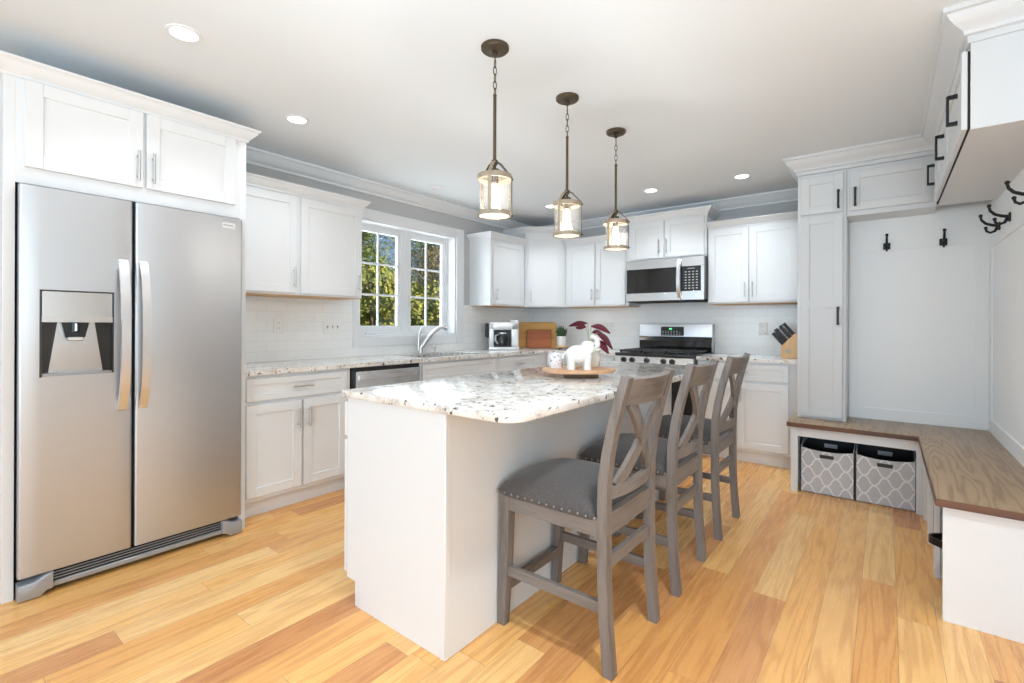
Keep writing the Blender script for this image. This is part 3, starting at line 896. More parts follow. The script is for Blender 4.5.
# ------------------------------------------------------------------ counter stools
def make_stool():
    t = thing('counter_stool', 'nearest gray wood counter stool with cross back and studded gray seat', 'stool', (-.97, 1.700, 0), 0, None)
    HW = .218
    prof_b = [(0, .243), (.09, .236), (.18, .228), (.30, .222), (.52, .219), (.66, .222), (.76, .235), (.86, .256), (.95, .280), (1.03, .304)]
    for sg in (-1, 1):
        m = MB()
        m.strip([(x - .017, sg * (HW - .02), z) for z, x in prof_b], .04, [.036] * 6 + [.034, .033, .031, .029], (0, 1, 0))
        m.build('rear_leg', M['stool'], t, smooth=25)
        m = MB().strip([(-.246, sg * (HW - .022), 0), (-.232, sg * (HW - .022), .25), (-.224, sg * (HW - .022), .535)], [.034, .04, .044], [.034, .04, .044], (0, 1, 0))
        m.build('front_leg', M['stool'], t)
        m = MB().box(-.222, .20, sg * (HW - .012) - .01, sg * (HW - .012) + .01, .47, .535)
        m.build('apron', M['stoolx'], t)
        m = MB().box(-.225, .20, sg * (HW - .02) - .01, sg * (HW - .02) + .01, .205, .243)
        m.build('stretcher', M['stoolx'], t)
    MB().box(-.24, -.222, -HW + .03, HW - .03, .47, .535).build('apron', M['stooly'], t)
    MB().box(.186, .214, -HW + .03, HW - .03, .47, .545).build('apron', M['stooly'], t)
    MB().box(-.243, -.223, -HW + .03, HW - .03, .135, .175).build('stretcher', M['stooly'], t)
    MB().box(.190, .210, -HW + .03, HW - .03, .348, .39).build('stretcher', M['stooly'], t)
    # cushion
    c = bmesh.new()
    nx, ny = 18, 18
    x0, x1, y0, y1 = -.262, .184, -.226, .226
    def hh(u, v):
        e = (1 - abs(2 * u - 1) ** 5) * (1 - abs(2 * v - 1) ** 5)
        return .548 + .048 * e ** .45 + .03 * (1 - (2 * u - 1) ** 2) * (1 - (2 * v - 1) ** 2)
    def rx(u, v):   # round the corners in plan
        a, b_ = 2 * u - 1, 2 * v - 1
        k = 1 - .035 * (abs(a) ** 6) * (abs(b_) ** 6)
        return ((x0 + x1) / 2 + a * k * (x1 - x0) / 2, (y0 + y1) / 2 + b_ * k * (y1 - y0) / 2)
    g = [[c.verts.new((*rx(i / nx, j / ny), hh(i / nx, j / ny))) for j in range(ny + 1)] for i in range(nx + 1)]
    for i in range(nx):
        for j in range(ny): c.faces.new((g[i][j], g[i + 1][j], g[i + 1][j + 1], g[i][j + 1]))
    rim = [g[i][0] for i in range(nx)] + [g[nx][j] for j in range(ny)] + [g[i][ny] for i in range(nx, 0, -1)] + [g[0][j] for j in range(ny, 0, -1)]
    low = [c.verts.new((v.co.x * .985, v.co.y * .985, .524)) for v in rim]
    n = len(rim)
    for i in range(n): c.faces.new((rim[i], rim[(i + 1) % n], low[(i + 1) % n], low[i]))
    c.faces.new(low)
    mb = MB(); mb.bm.free(); mb.bm = c
    seat = mb.build('seat_cushion', M['seat'], t, smooth=60)
    nl = MB()
    for i in range(14):
        u = -.25 + .43 * i / 13
        for yy in (-.2255, .2255): nl.ball((u, yy, .538), .0058, 8, 4)
    for i in range(14): nl.ball((-.2615, -.21 + .42 * i / 13, .538), .0058, 8, 4)
    nl.build('nailhead_trim', M['pewter'], seat)
    # back: bowed rails and crossing slats
    def bx(z):  # back-line of the posts
        for (za, xa), (zb, xb) in zip(prof_b, prof_b[1:]):
            if za <= z <= zb: return xa + (xb - xa) * (z - za) / (zb - za) - .017
        return prof_b[-1][1] - .017
    def bow(y): return .030 * (1 - (y / .178) ** 2)
    def rail(zc, h, th, arch=0):
        m = MB(); ys = [-.18 + .36 * i / 14 for i in range(15)]
        m.strip([(bx(zc) + bow(y), y, zc + arch * (1 - (y / .18) ** 2)) for y in ys], h, th, [(bx(zc + .02) - bx(zc - .02), 0, .04)] * 15)
        return m
    rail(.975, .096, .022).build('top_rail', M['stooly'], t, smooth=30)
    rail(.617, .045, .022, .004).build('lower_rail', M['stooly'], t, smooth=30)
    for sg in (-1, 1):
        m = MB(); pts = []
        for i in range(15):
            u = i / 14; z = .632 + .305 * u
            y = sg * (-.140 + .28 * u + .004 * math.sin(math.pi * 2 * u))
            pts.append((bx(z) + bow(y) * 1.0 + sg * .0005, y, z))
        sides = []
        for i in range(15):
            a = Vector(pts[max(i - 1, 0)]); e = Vector(pts[min(i + 1, 14)])
            dd_ = (e - a).normalized(); sides.append(dd_.cross(Vector((1, 0, 0))))
        m.strip(pts, .05, .017, sides); m.build('cross_slat', M['stool'], t, smooth=30)
    return t
st = make_stool()
dup(st, (-.965, 2.335, 0), R(1), 'middle gray wood counter stool with cross back, between the other two')
dup(st, (-.967, 3.040, 0), R(0), 'farthest gray wood counter stool with cross back, closest to the range')

# ------------------------------------------------------------------ pendant lamps
def make_pendant():
    t = thing('pendant_lamp', 'nearest and largest looking lantern pendant hanging over the front of the island', 'pendant lamp', (-1.414, 1.673, ZC), R(-65))
    MB().lathe([(0, 0), (.064, 0), (.064, -.012), (.058, -.018), (.02, -.019), (0, -.028)], 32).build('canopy', M['bronze'], t)
    m = MB().lathe([(.014, -.028), (.014, -.04), (.006, -.046), (0, -.046)], 14)
    m.tube([(0, 0, -.045), (0, 0, -.065)], .003)
    m.build('canopy_loop', M['bronze'], t)
    z = -.056
    ch = MB()
    for i in range(5):
        a = i * R(90) + R(40); ln = .040
        pts = []
        for k in range(16):
            p = 2 * math.pi * k / 16
            ox_ = .0075 * math.cos(p); oz = (ln / 2) * math.sin(p)
            pts.append((ox_ * math.cos(a), ox_ * math.sin(a), z - ln / 2 + oz))
        ch.tube(pts, .0022, 6, closed=True)
        z -= ln - .007
    ch.build('chain', M['bronze'], t)
    m = MB().ball((0, 0, -.222), .009)
    m.tube([(0, 0, -.222), (0, 0, -.56)], .0075, 12)
    m.build('rod', M['bronze'], t)
    m = MB().lathe([(0, -.515), (.014, -.518), (.016, -.53), (.012, -.54), (0, -.541)], 14)
    m.lathe([(0, -.56), (.022, -.56), (.024, -.578), (.07, -.585), (.07, -.590), (0, -.590)], 24)
    m.build('hub', M['bronze'], t)
    zt, zb, rr = -.598, -.768, .076
    for za, zc in ((zt + .012, zt - .012), (zb + .012, zb - .006)):
        MB().lathe([(rr - .004, zc), (rr + .002, zc), (rr + .002, za), (rr - .004, za), (rr - .004, zc)], 36).build('band', M['weathered'], t)
    for k in range(3):
        a = k * R(120); dx, dy = math.cos(a), math.sin(a)
        m = MB(); r1 = rr + .005
        m.strip([(dx * .012, dy * .012, -.525), (dx * .03, dy * .03, -.535), (dx * r1, dy * r1, zt + .01), (dx * r1, dy * r1, zb - .006)], .016, .004, (-dy, dx, 0))
        for q in (zt, zb + .003): m.ball((dx * (r1 + .004), dy * (r1 + .004), q), .0055, 8, 5)
        m.build('strap', M['bronze'] if k else M['weathered'], t)
    g = MB(); r2 = rr - .006
    g.lathe([(r2, zb + .0), (r2, zt + .008)], 36)
    g.build('glass_shade', M['lampglass'], t)
    MB().lathe([(0, zb - .004), (r2 - .002, zb - .004), (r2 - .002, zb + .001), (0, zb + .001)], 32).build('bottom_lens', M['frost'], t)
    MB().lathe([(0, -.59), (.018, -.59), (.018, -.625), (0, -.627)], 16).build('socket', M['bronze'], t)
    bl = MB().lathe([(0, -.735), (.012, -.733), (.019, -.715), (.021, -.69), (.017, -.655), (.012, -.625), (0, -.62)], 16).build('bulb', M['bulb'], t)
    return t
pd_ = make_pendant()
dup(pd_, (-1.408, 2.292, ZC), R(-89), 'middle lantern pendant of the three hanging over the island')
dup(pd_, (-1.400, 2.885, ZC), R(-98), 'farthest lantern pendant over the island, nearest the range wall')
for i, (x, y) in enumerate(((-1.414, 1.673), (-1.408, 2.292), (-1.400, 2.885))):
    light('pendant_glow', 'POINT', (x, y, ZC - .70), 13.5, (.93, .93, .92), .03)

# ------------------------------------------------------------------ recessed lights
def downlight(x, y, label, lit=True, r=.052, watts=3.5):
    t = thing('ceiling_downlight', label, 'ceiling light', (x, y, ZC), 0, 'recessed ceiling lights')
    MB().lathe([(r, -.0005), (r + .018, -.001), (r + .016, -.005), (r, -.007), (r, -.0005)], 32).build('trim_ring', M['trim'], t)
    MB().lathe([(0, -.004), (r, -.004), (r, -.001), (0, -.001)], 28).build('lens', M['diffuser'] if lit else M['unlit'], t)
    if lit:
        d = light('downlight_beam', 'AREA', (0, 0, -.012), watts, (.86, .94, 1), (.12, .12), None, t)
        d.data.shape = 'DISK'; d.data.spread = R(120)
    return t
downlight(-2.421, .762, 'round lit recessed light in the ceiling in front of the refrigerator', watts=2)
downlight(-2.881, 1.513, 'round lit recessed light in the ceiling near the upper cabinet by the refrigerator', watts=2.5)
downlight(-2.831, 4.285, 'round lit recessed light in the ceiling near the corner cabinet')
downlight(-1.749, 4.343, 'round lit recessed light in the ceiling in front of the microwave')
downlight(-.973, 4.401, 'round lit recessed light in the ceiling near the locker')
downlight(-3.285, 3.05, 'round unlit recessed fixture in the ceiling in front of the window', False)

# ------------------------------------------------------------------ outlets and switches
def wallplate(name, label, loc, rz, w, h, toggles, outlet):
    t = thing(name, label, 'wall plate', loc, rz)
    MB().box(-w / 2, w / 2, -.006, 0, -h / 2, h / 2, .003, 2).build('plate', M['plate'], t)
    for i in range(toggles):
        x = (i - (toggles - 1) / 2) * .046
        if outlet:
            for q in (-.02, .02):
                m = MB().prism(rrect(x - .016, x + .016, q - .014, q + .014, .008, 3), -.008, -.006, 'y'); o = m.build('socket', M['plate'], t)
                MB().box(x - .007, x - .005, -.0085, -.008, q - .004, q + .006).box(x + .005, x + .007, -.0085, -.008, q - .004, q + .006).build('slot', M['gap'], o)
        else:
            MB().box(x - .0055, x + .0055, -.0065, -.006, -.013, .013).prism([(-.006, -.006), (-.006, .006), (-.018, .010), (-.018, .004)], x - .004, x + .004, 'x').build('toggle', M['platedetail'], t)
wallplate('outlet', 'white wall outlet on the tiles near the refrigerator', (XL + .0065, 1.789, 1.187), L90, .078, .122, 1, True)
wallplate('light_switch', 'white three gang switch plate on the tiles left of the window', (XL + .0065, 2.243, 1.175), L90, .165, .122, 3, False)
wallplate('outlet', 'white wall outlet on the tiles beside the knife block', (-.945, YB - .0065, 1.168), 0, .078, .122, 1, True)
wallplate('outlet', 'white wide wall outlet on the tiles behind the purple plant', (-2.58, YB - .0065, 1.165), 0, .12, .122, 2, True)

# ------------------------------------------------------------------ faucet and soap dispenser
t = thing('faucet', 'brushed nickel kitchen faucet with arched pull-out spout and upright lever', 'faucet', (-3.575, 3.125, .915))
m = MB().lathe([(0, 0), (.03, 0), (.03, .008), (.024, .012), (.022, .06), (0, .06)], 20)
m.build('base', M['nickel'], t)
m = MB(); pts = []; A = Vector((.62, .78, 0)).normalized()
for i in range(15):
    u = i / 14
    r_ = .26 * u; z = .05 + .215 * math.sin(min(1, u * 1.12) * math.pi / 2) - (.02 * max(0, u - .85) / .15)
    pts.append((A.x * r_, A.y * r_, z))
m.tube(pts, [.021] * 5 + [.018] * 5 + [.016] * 2 + [.019, .021, .02], 14)
m.build('spout', M['nickel'], t)
m = MB().tube([(-.012, -.012, .03), (-.016, -.012, .12), (-.014, -.008, .17)], [.018, .017, .014], 12)
m.tube([(-.014, -.008, .165), (-.008, .0, .22), (.01, .012, .27)], [.011, .009, .004], 10)
m.build('lever', M['nickel'], t)
t = thing('soap_dispenser', 'small brushed nickel soap dispenser pump beside the faucet', 'soap dispenser', (-3.578, 3.315, .915))
MB().lathe([(0, 0), (.018, 0), (.018, .006), (.012, .012), (.012, .05), (.016, .055), (.016, .07), (.009, .075), (.009, .09), (0, .092)], 16).build('pump_body', M['nickel'], t)
MB().tube([(0, 0, .083), (.045, .05, .09), (.05, .055, .084)], .005).build('pump_nozzle', M['nickel'], t)

# ------------------------------------------------------------------ coffee maker
t = thing('coffee_maker', 'silver drip coffee maker with glass carafe on the corner counter', 'coffee maker', (-3.455, 4.25, .915), R(45))
m = MB()
m.box(-.165, -.115, -.11, .11, .02, .30, .006, 2).box(.085, .165, -.11, .11, .02, .30, .006, 2).box(-.115, .085, .06, .11, .02, .30)
m.box(-.165, .165, -.11, .11, .225, .315, .008, 2).box(-.17, .17, -.125, .115, 0, .035, .006, 2)
m.build('housing', M['silver'], t)
MB().box(.075, .165, -.1, .1, .313, .335, .006, 2).build('pod_lid', M['ceramic'], t)
MB().box(-.115, .085, -.03, .06, .035, .226).box(-.205, -.166, -.02, .05, .14, .30, .004).build('brew_bay', M['black'], t)
c = MB().lathe([(0, .037), (.058, .037), (.066, .06), (.064, .12), (.05, .165), (.045, .18)], 24, (-.015, -.055)).build('carafe', M['carafe'], t)
MB().lathe([(.0, .18), (.047, .18), (.047, .195), (0, .197)], 20, (-.015, -.055)).strip([(-.055, -.075, .175), (-.095, -.1, .165), (-.1, -.105, .11), (-.07, -.09, .07)], .018, .012, (.5, -.5, 0)).build('carafe_handle', M['silver'], c)
MB().box(.10, .15, -.1115, -.11, .06, .2, .001).build('control_panel', M['plate'], t)

# ------------------------------------------------------------------ cutting boards, plant on riser, knife block
lean = Matrix.Rotation(R(-9), 4, 'X')
o = MB()
bw, bh = .245, .318
o.M = lean
o.prism(rrect(-bw, bw, .0, bh, .03, 5), 0, .022, 'y', .004)
ob = thing('cutting_board', 'large honey coloured cutting board with curved corner groove leaning in the corner', 'cutting board', (-3.378, 4.80, .9195), R(38))
o.build('board', M['board_light'], ob)
gq = MB(); gq.M = lean
gq.strip([(-.235 + .16 * (1 - math.cos(R(a))), -.001, .17 + .135 * math.sin(R(a))) for a in range(0, 91, 9)], .007, .003, (0, 1, 0))
gq.build('juice_groove', M['under'], ob)
o = MB(); o.M = lean
o.prism(rrect(-.145, .155, 0, .225, .008, 3), 0, .02, 'y', .003)
o2 = o.build('cutting_board', M['board_dark'])
o2.location = (-3.378 + .05 * math.sin(R(38)) + .02, 4.80 - .05 * math.cos(R(38)) + .014, .9195); o2.rotation_euler = (0, 0, R(38))
tag(o2, 'smaller dark reddish cutting board standing in front of the honey coloured one', 'cutting board')

px, py = -3.01, 4.82
t = thing('plant_riser', 'small round wooden riser under the white potted herb', 'riser', (px, py, .915))
MB().lathe([(0, .018), (.082, .018), (.086, .024), (.086, .032), (.082, .036), (0, .036)], 28).build('riser_top', M['slab'], t)
for k in range(3):
    a = R(120 * k + 20); MB().tube([(.06 * math.cos(a), .06 * math.sin(a), 0), (.06 * math.cos(a), .06 * math.sin(a), .019)], .011, 10).build('riser_foot', M['slabdark'], t)
t = thing('potted_herb', 'small green herb plant in a white pot on the wooden riser', 'plant', (px - .02, py, .952))
MB().lathe([(0, 0), (.046, 0), (.05, .01), (.056, .115), (.05, .115), (.047, .1), (0, .1)], 26).build('pot', M['ceramic'], t)
random.seed(4)
f = MB()
for i in range(130):
    a = random.uniform(0, 2 * math.pi); r_ = random.uniform(0, .05) ; hgt = random.uniform(.02, .13) * (1.15 - r_ * 6)
    dx, dy = math.cos(a), math.sin(a)
    base = Vector((dx * r_ * .6, dy * r_ * .6, .1)); tip = Vector((dx * (r_ + .02 + .15 * r_), dy * (r_ + .02), .105 + max(.03, hgt)))
    n_ = (tip - base).normalized(); s2 = n_.orthogonal().normalized() * .0075
    mid = base.lerp(tip, .6)
    f._f([f._v(base), f._v(mid + s2), f._v(tip), f._v(mid - s2)], False)
f.build('foliage', M['plantgreen'], t, fix=False)
bmx = bmesh.new()

t = thing('knife_block', 'angled light wood knife block standing beside the tall locker', 'knife block', (-.665, 4.93, .915), R(0))
MB().prism([(-.05, 0), (.07, 0), (.09, .155), (.03, .195), (-.05, .10)], -.05, .05, 'y', .003)
kb = MB()
kb.prism([(-.085, 0), (.075, 0), (.075, .20), (.02, .215), (-.085, .10)], -.055, .055, 'y', .003)
kb.build('block', M['blockwood'], t)
MB().box(-.05, -.01, -.0565, -.055, .045, .075).build('stamp', M['label'], t)
for i, (kx, kz, ln, yy) in enumerate(((-.07, .118, .13, -.03), (-.07, .118, .13, .0), (-.07, .118, .12, .03), (-.045, .145, .14, -.03), (-.045, .145, .14, .0), (-.045, .145, .13, .03), (-.015, .178, .12, -.025), (-.015, .178, .14, .025), (.01, .205, .13, 0))):
    k = thing('kitchen_knife', 'black handled knife slotted in the wooden knife block', 'knife', (-.665, 4.93, .915), 0, 'knives in the knife block')
    d_ = Vector((-.62, -.1, .78)).normalized(); b0 = Vector((kx, yy, kz))
    MB().strip([b0 - d_ * .003, b0 + d_ * ln * .4, b0 + d_ * ln * .8, b0 + d_ * ln], [.026, .029, .026, .031], .019, (.78, 0, .62)).build('knife_handle', M['black'], k)
    MB().strip([b0 - d_ * .05, b0 + d_ * .006], .018, .003, (.78, 0, .62)).build('blade', M['chrome'], k)

# ------------------------------------------------------------------ tray with figurine, cup and purple plant
TX, TY = -1.35, 2.325
t = thing('serving_stand', 'round live edge wooden slab stand on a dark foot on the island', 'tray', (TX, TY, .916), R(38))
random.seed(2)
m = MB(); pr = []
for i in range(40):
    a = 2 * math.pi * i / 40
    r_ = .2 * (1 + .03 * math.sin(3 * a + 1) + .025 * math.sin(5 * a) + .012 * math.sin(9 * a))
    pr.append((r_ * math.cos(a), .82 * r_ * math.sin(a)))
m.prism(pr, .026, .046, 'z', .004, 2)
m.build('slab', M['slab'], t)
m = MB().box(-.075, .10, -.07, .07, 0, .026, .003); m.build('foot', M['slabdark'], t)
zt = .962
u1 = Vector((math.cos(R(38)), math.sin(R(38)), 0)); u2 = Vector((-math.sin(R(38)), math.cos(R(38)), 0))
def on_tray(a, b_): p_ = Vector((TX, TY, zt)) + u1 * a + u2 * b_; return p_
# speckled cup
p_ = on_tray(-.125, .0)
o = MB().lathe([(0, 0), (.036, 0), (.04, .006), (.042, .07), (.041, .084), (.037, .084), (.036, .07), (.033, .012), (0, .01)], 28).build('cup', M['speckle'])
o.location = p_; tag(o, 'speckled white cup standing left of the elephant on the wooden stand', 'cup')
# elephant figurine
t = thing('elephant_figurine', 'white ceramic elephant figurine with raised trunk on the wooden stand', 'figurine', on_tray(.0, -.07), R(38))
t.scale = (1.12, 1.12, 1.12)
m = MB()
m.ball((-.01, 0, .073), (.062, .044, .045), 20, 12)
m.ball((.045, 0, .103), (.034, .033, .034), 18, 10)
for (lx, ly) in ((-.045, -.022), (-.045, .022), (.032, -.022), (.032, .022)):
    m.lathe([(0, 0), (.0175, 0), (.018, .006), (.0165, .03), (.022, .075), (0, .085)], 14, (lx, ly))
m.tube([(.068, 0, .105), (.083, 0, .12), (.083, 0, .142), (.068, 0, .157), (.05, -.004, .160)], [.018, .0145, .012, .0105, .0085], 12)
m.tube([(-.07, 0, .08), (-.082, 0, .068), (-.084, 0, .052)], [.006, .005, .007], 8)
bd = m.build('body', M['ceramic'], t, smooth=70)
for sg in (-1, 1):
    e = MB(); e.M = Matrix.Translation((.03, sg * .036, .104)) @ Matrix.Rotation(sg * R(18), 4, 'Z') @ Matrix.Rotation(R(12), 4, 'Y')
    e.ball((0, 0, 0), (.027, .006, .034), 16, 10); e.build('ear', M['ceramic'], t, smooth=70)
    MB().tube([(.066, sg * .014, .094), (.084, sg * .018, .094), (.094, sg * .018, .102)], [.005, .004, .002], 8).build('tusk', M['cream'], t)
    MB().ball((.064, sg * .026, .117), .003, 8, 5).build('eye', M['black'], t)
# purple leaved plant
pp = on_tray(.08, .07)
t = thing('purple_plant', 'purple leaved plant in a cream pot behind the elephant', 'plant', pp, R(38))
t.scale = (1, 1, .93)
MB().lathe([(0, 0), (.04, 0), (.048, .01), (.055, .05), (.054, .085), (.047, .1), (.042, .1), (.047, .08), (.04, .06), (0, .06)], 28).build('pot', M['cream'], t)
def leaf(tip, base, wid, droop):
    base, tip = Vector(base), Vector(tip); m = MB(); k = 9
    d_ = tip - base; side = Vector((0, 0, 1)).cross(d_)
    side = side.normalized() if side.length > 1e-4 else Vector((0, 1, 0))
    side = (side + Vector((0, -.0, .9))).normalized(); side = (side - d_.normalized() * side.dot(d_.normalized())).normalized()
    rows = []
    nn = d_.normalized().cross(side).normalized()
    for i in range(k + 1):
        u = i / k; w_ = 1.45 * wid * math.sin(math.pi * min(.97, u * .94 + .03)) ** .8
        c_ = base.lerp(tip, u) + Vector((0, 0, droop * math.sin(math.pi * u)))
        rows.append([m._v(c_ + side * w_ + nn * .0), m._v(c_ + nn * .006), m._v(c_ - side * w_), m._v(c_ + nn * .004)])
    for a, b_ in zip(rows, rows[1:]):
        for j in range(4): m._f((a[j], a[(j + 1) % 4], b_[(j + 1) % 4], b_[j]), True)
    m._f(rows[0]); m._f(rows[-1][::-1])
    return m
top = Vector((-.01, 0, .245))
LEAVES = [((-.125, 0, .250), (-.02, .0, .268), .016, .008), ((-.09, -.03, .240), (-.03, -.02, .245), .017, .004), ((.108, -.01, .206), (.0, 0, .250), .020, .016),
          ((.085, .04, .195), (.01, .02, .212), .018, .008), ((.118, -.02, .110), (.035, -.01, .205), .026, .02), ((.10, .02, .135), (.035, .01, .21), .02, .02), ((.092, -.05, .085), (.02, -.03, .165), .024, .014)]
for (tp, bs, wd_, dr) in LEAVES:
    s_ = MB()
    b0 = Vector(bs); mid = Vector((b0.x * .4, b0.y * .4, .17))
    s_.tube([(0, 0, .06), mid, b0], .0022, 6)
    s_.build('stem', M['stem'], t)
    leaf(tp, bs, wd_, dr).build('leaf', M['purple'], t, smooth=60)

# ------------------------------------------------------------------ mudroom built-ins
YF = 4.23      # face of locker and cabinet on the mudroom back wall
ZB = .505
# wall panelling
pn = MB()
z0, z1 = ZB + .0, 2.0
pn.box(-.228, XR - .0, YM - .008, YM, ZB, 2.03)
pn.box(-.228, -.155, YM - .018, YM - .008, ZB, 2.03).box(.475, XR - .018, YM - .018, YM - .008, ZB, 2.03)
pn.box(-.155, .475, YM - .018, YM - .008, ZB, ZB + .085).box(-.155, .475, YM - .018, YM - .008, 1.76, 2.03)
struct('trim_2', pn, M['panel'])
pn = MB()
pn.box(XR - .008, XR, 2.67, YM - .018, ZB, 2.03)
pn.box(XR - .018, XR - .008, 4.40, YM - .018, ZB, 2.03).box(XR - .018, XR - .008, 2.67, 2.76, ZB, 2.03)
pn.box(XR - .018, XR - .008, 2.76, 4.40, ZB, ZB + .085).box(XR - .018, XR - .008, 2.76, 4.40, 1.72, 2.03)
struct('trim_3', pn, M['panel'])
# tall locker standing on the bench
def s2(v): return v
t = cabinet('locker_cabinet', 'tall narrow white locker with panelled door standing on the bench end', (-.5385, YF, 0), 0, .3055, YM - YF - .002, ZB + .001, 2.37, hw='black', mat='mudcab',
        doors=[(.02, .285, 2.035, 2.312, ('v', .258, 2.125, .13))], cat='locker')
dm = MB(); shaker(dm, .02, .285, ZB + .02, 2.018); dm.box(.07, .235, -.0199, -.002, 1.335, 1.40)
o = dm.build('door', M['mudcab'], t); pull(o, 'black', 'v', .258, 1.275, .13)
cabinet('wall_cabinet', 'white mudroom upper cabinet over the back hooks beside the locker', (-.231, YF, 0), 0, .488, YM - YF - .002, 1.995, 2.37, hw='black', mat='mudcab',
        doors=[(.018, .478, 2.03, 2.312, ('v', .05, 2.125, .13))])
RX = .262; RY1 = 4.207; RY0 = 2.655
RWd = RY1 - RY0
def ly(y): return RY1 - y
t = cabinet('wall_cabinet', 'long white mudroom upper cabinet on the right wall with three black pulls', (RX, RY1, 0), R(-90), RWd, XR - RX - .002, 1.995, 2.37, hw='black', mat='mudcab', gap=.007,
        doors=[(ly(4.085), ly(3.712), 2.0, 2.318, ('v', ly(4.045), 2.165, .13)), (ly(3.70), ly(3.325), 2.0, 2.318, ('v', ly(3.40), 2.15, .13)), (ly(3.313), ly(2.66), 2.0, 2.318, ('v', ly(2.79), 2.13, .13))])
# crown over the mudroom cabinets
MC = [(0, ZC), (.09, ZC), (.09, ZC - .018), (.078, ZC - .022), (.07, ZC - .04), (.046, ZC - .066), (.026, ZC - .08), (.022, ZC - .092), (.022, ZC - .098), (.010, ZC - .102), (.010, ZC - .128), (0, ZC - .128)]
m = MB().sweep([(-.54, YB - .095), (-.54, YF), (RX, YF), (RX, RY0), (XR + .10, RY0)], MC)
m.box(-.538, RX, YF, YM, 2.34, ZC - .001).box(RX, XR, RY0, YM, 2.371, ZC - .001)
struct('trim_4', m, M['mudcab'])
struct('trim_5', MB().box(-.54, -.520, YF + .002, YB, 0, ZC), M['mudcab'])

# storage bench
BXF, BYF, BYE = .185, 4.005, 2.60
t = thing('storage_bench', 'L shaped white storage bench with brown wooden top along the mudroom walls', 'bench', (0, 0, 0))
top_ = MB().prism([(-.572, 3.975), (.16, 3.975), (.16, 2.60), (XR - .001, 2.60), (XR - .001, YM - .001), (-.572, YM - .001)], .472, ZB, 'z', .006, 2)
top_.build('bench_top', M['benchtop'], t)
eg = MB().box(-.573, .154, 3.972, 3.976, .4725, ZB - .003).box(.157, .161, 2.603, 3.972, .4725, ZB - .003).box(.16, XR - .001, 2.5965, 2.601, .4725, ZB - .003)
eg.build('top_edge', M['benchedge'], t)
m = MB().box(-.55, -.505, BYF, BYF + .022, 0, .472, .001).box(.150, .205, BYF, BYF + .022, 0, .472, .001).box(-.505, .150, BYF, BYF + .022, .405, .472)
m.build('face_frame', M['white'], t)
for (a, e, name) in ((-.55, -.53, 'side_panel'), (.19, .208, 'divider')):
    MB().box(a, e, BYF + .022, YM - .001, 0, .471).build(name, M['white'], t)
MB().box(-.53, .19, YM - .03, YM - .001, 0, .471).build('back_panel', M['white'], t)
for yy in (3.075, 3.52, 3.93):
    MB().box(BXF, XR - .02, yy - .012, yy + .012, 0, .471).build('divider', M['white'], t)
    MB().box(BXF - .004, BXF + .018, yy - .025, yy + .025, 0, .471, .001).build('divider_stile', M['white'], t)
MB().box(BXF, BXF + .02, 2.645, 3.93, .43, .4715).build('top_rail', M['white'], t)
MB().box(BXF - .003, XR - .002, 2.628, 2.648, 0, .471, .001).build('end_panel', M['white'], t)

# fabric bins
def make_bin():
    t = thing('fabric_bin', 'left gray trellis print fabric bin with black rim under the bench', 'storage bin', (-.334, 4.05, .003))
    w, dp_, h = .318, .33, .398
    m = MB()
    pts = [(-w / 2, 0)] + [(w / 2, 0)] + [(w / 2 - w * i / 12, .318 + .016 * (2 * i / 12 - 1) ** 2 + .0) for i in range(13)]
    hx, hz0, hz1 = .042, .255, .280
    m.prism([(-w / 2, 0), (w / 2, 0), (w / 2, .322), (w / 2 - .02, .316)] + [(w / 2 - .02 - (w - .04) * i / 10, .302 + .012 * (2 * i / 10 - 1) ** 2) for i in range(1, 10)] + [(-w / 2 + .02, .316), (-w / 2, .322)], 0, .008, 'y')
    m.prism([(.008, 0), (dp_, 0), (dp_, h), (.008, .322)], -w / 2, -w / 2 + .006, 'x').prism([(.008, 0), (dp_, 0), (dp_, h), (.008, .322)], w / 2 - .006, w / 2, 'x')
    m.box(-w / 2, w / 2, dp_ - .007, dp_, 0, h).box(-w / 2, w / 2, 0, dp_, 0, .006)
    m.build('bin_wall', M['lattice'], t)
    q = MB().box(-w / 2 + .0065, w / 2 - .0065, dp_ - .011, dp_ - .0075, .008, h).box(-w / 2 + .0062, -w / 2 + .0095, .012, dp_ - .01, .007, .322).box(w / 2 - .0095, w / 2 - .0062, .012, dp_ - .01, .007, .322)
    q.box(-w / 2 - .0015, -w / 2 + .004, -.0015, .01, 0, .322).box(w / 2 - .004, w / 2 + .0015, -.0015, .01, 0, .322)
    q.build('black_lining', M['black'], t)
    MB().box(-hx, hx, -.002, .0005, hz0, hz1, .0008).build('handle_slot', M['black'], t)
    MB().box(-hx, hx, dp_ - .0145, dp_ - .0105, .268, .298, .0008).build('handle_hole_light', M['silver'], t)  # silver patch standing in for light through the rear handle hole
    return t
bn = make_bin()
dup(bn, (-.008, 4.05, .003), 0, 'right gray trellis print fabric bin with black rim under the bench')
t = thing('storage_bin', 'dark bin with curved handle tucked in the bench end cubby', 'storage bin', (.26, 2.86, .003))
MB().box(0, .27, -.17, .17, 0, .30, .01, 2).build('bin_body', M['black'], t)
m = MB(); m.strip([(-.005 - .10 * math.sin(math.pi * i / 14), -.09 + .18 * i / 14, .245) for i in range(15)], .03, .01, (0, 0, 1)); m.build('bin_handle', M['blackmetal'], t, smooth=50)

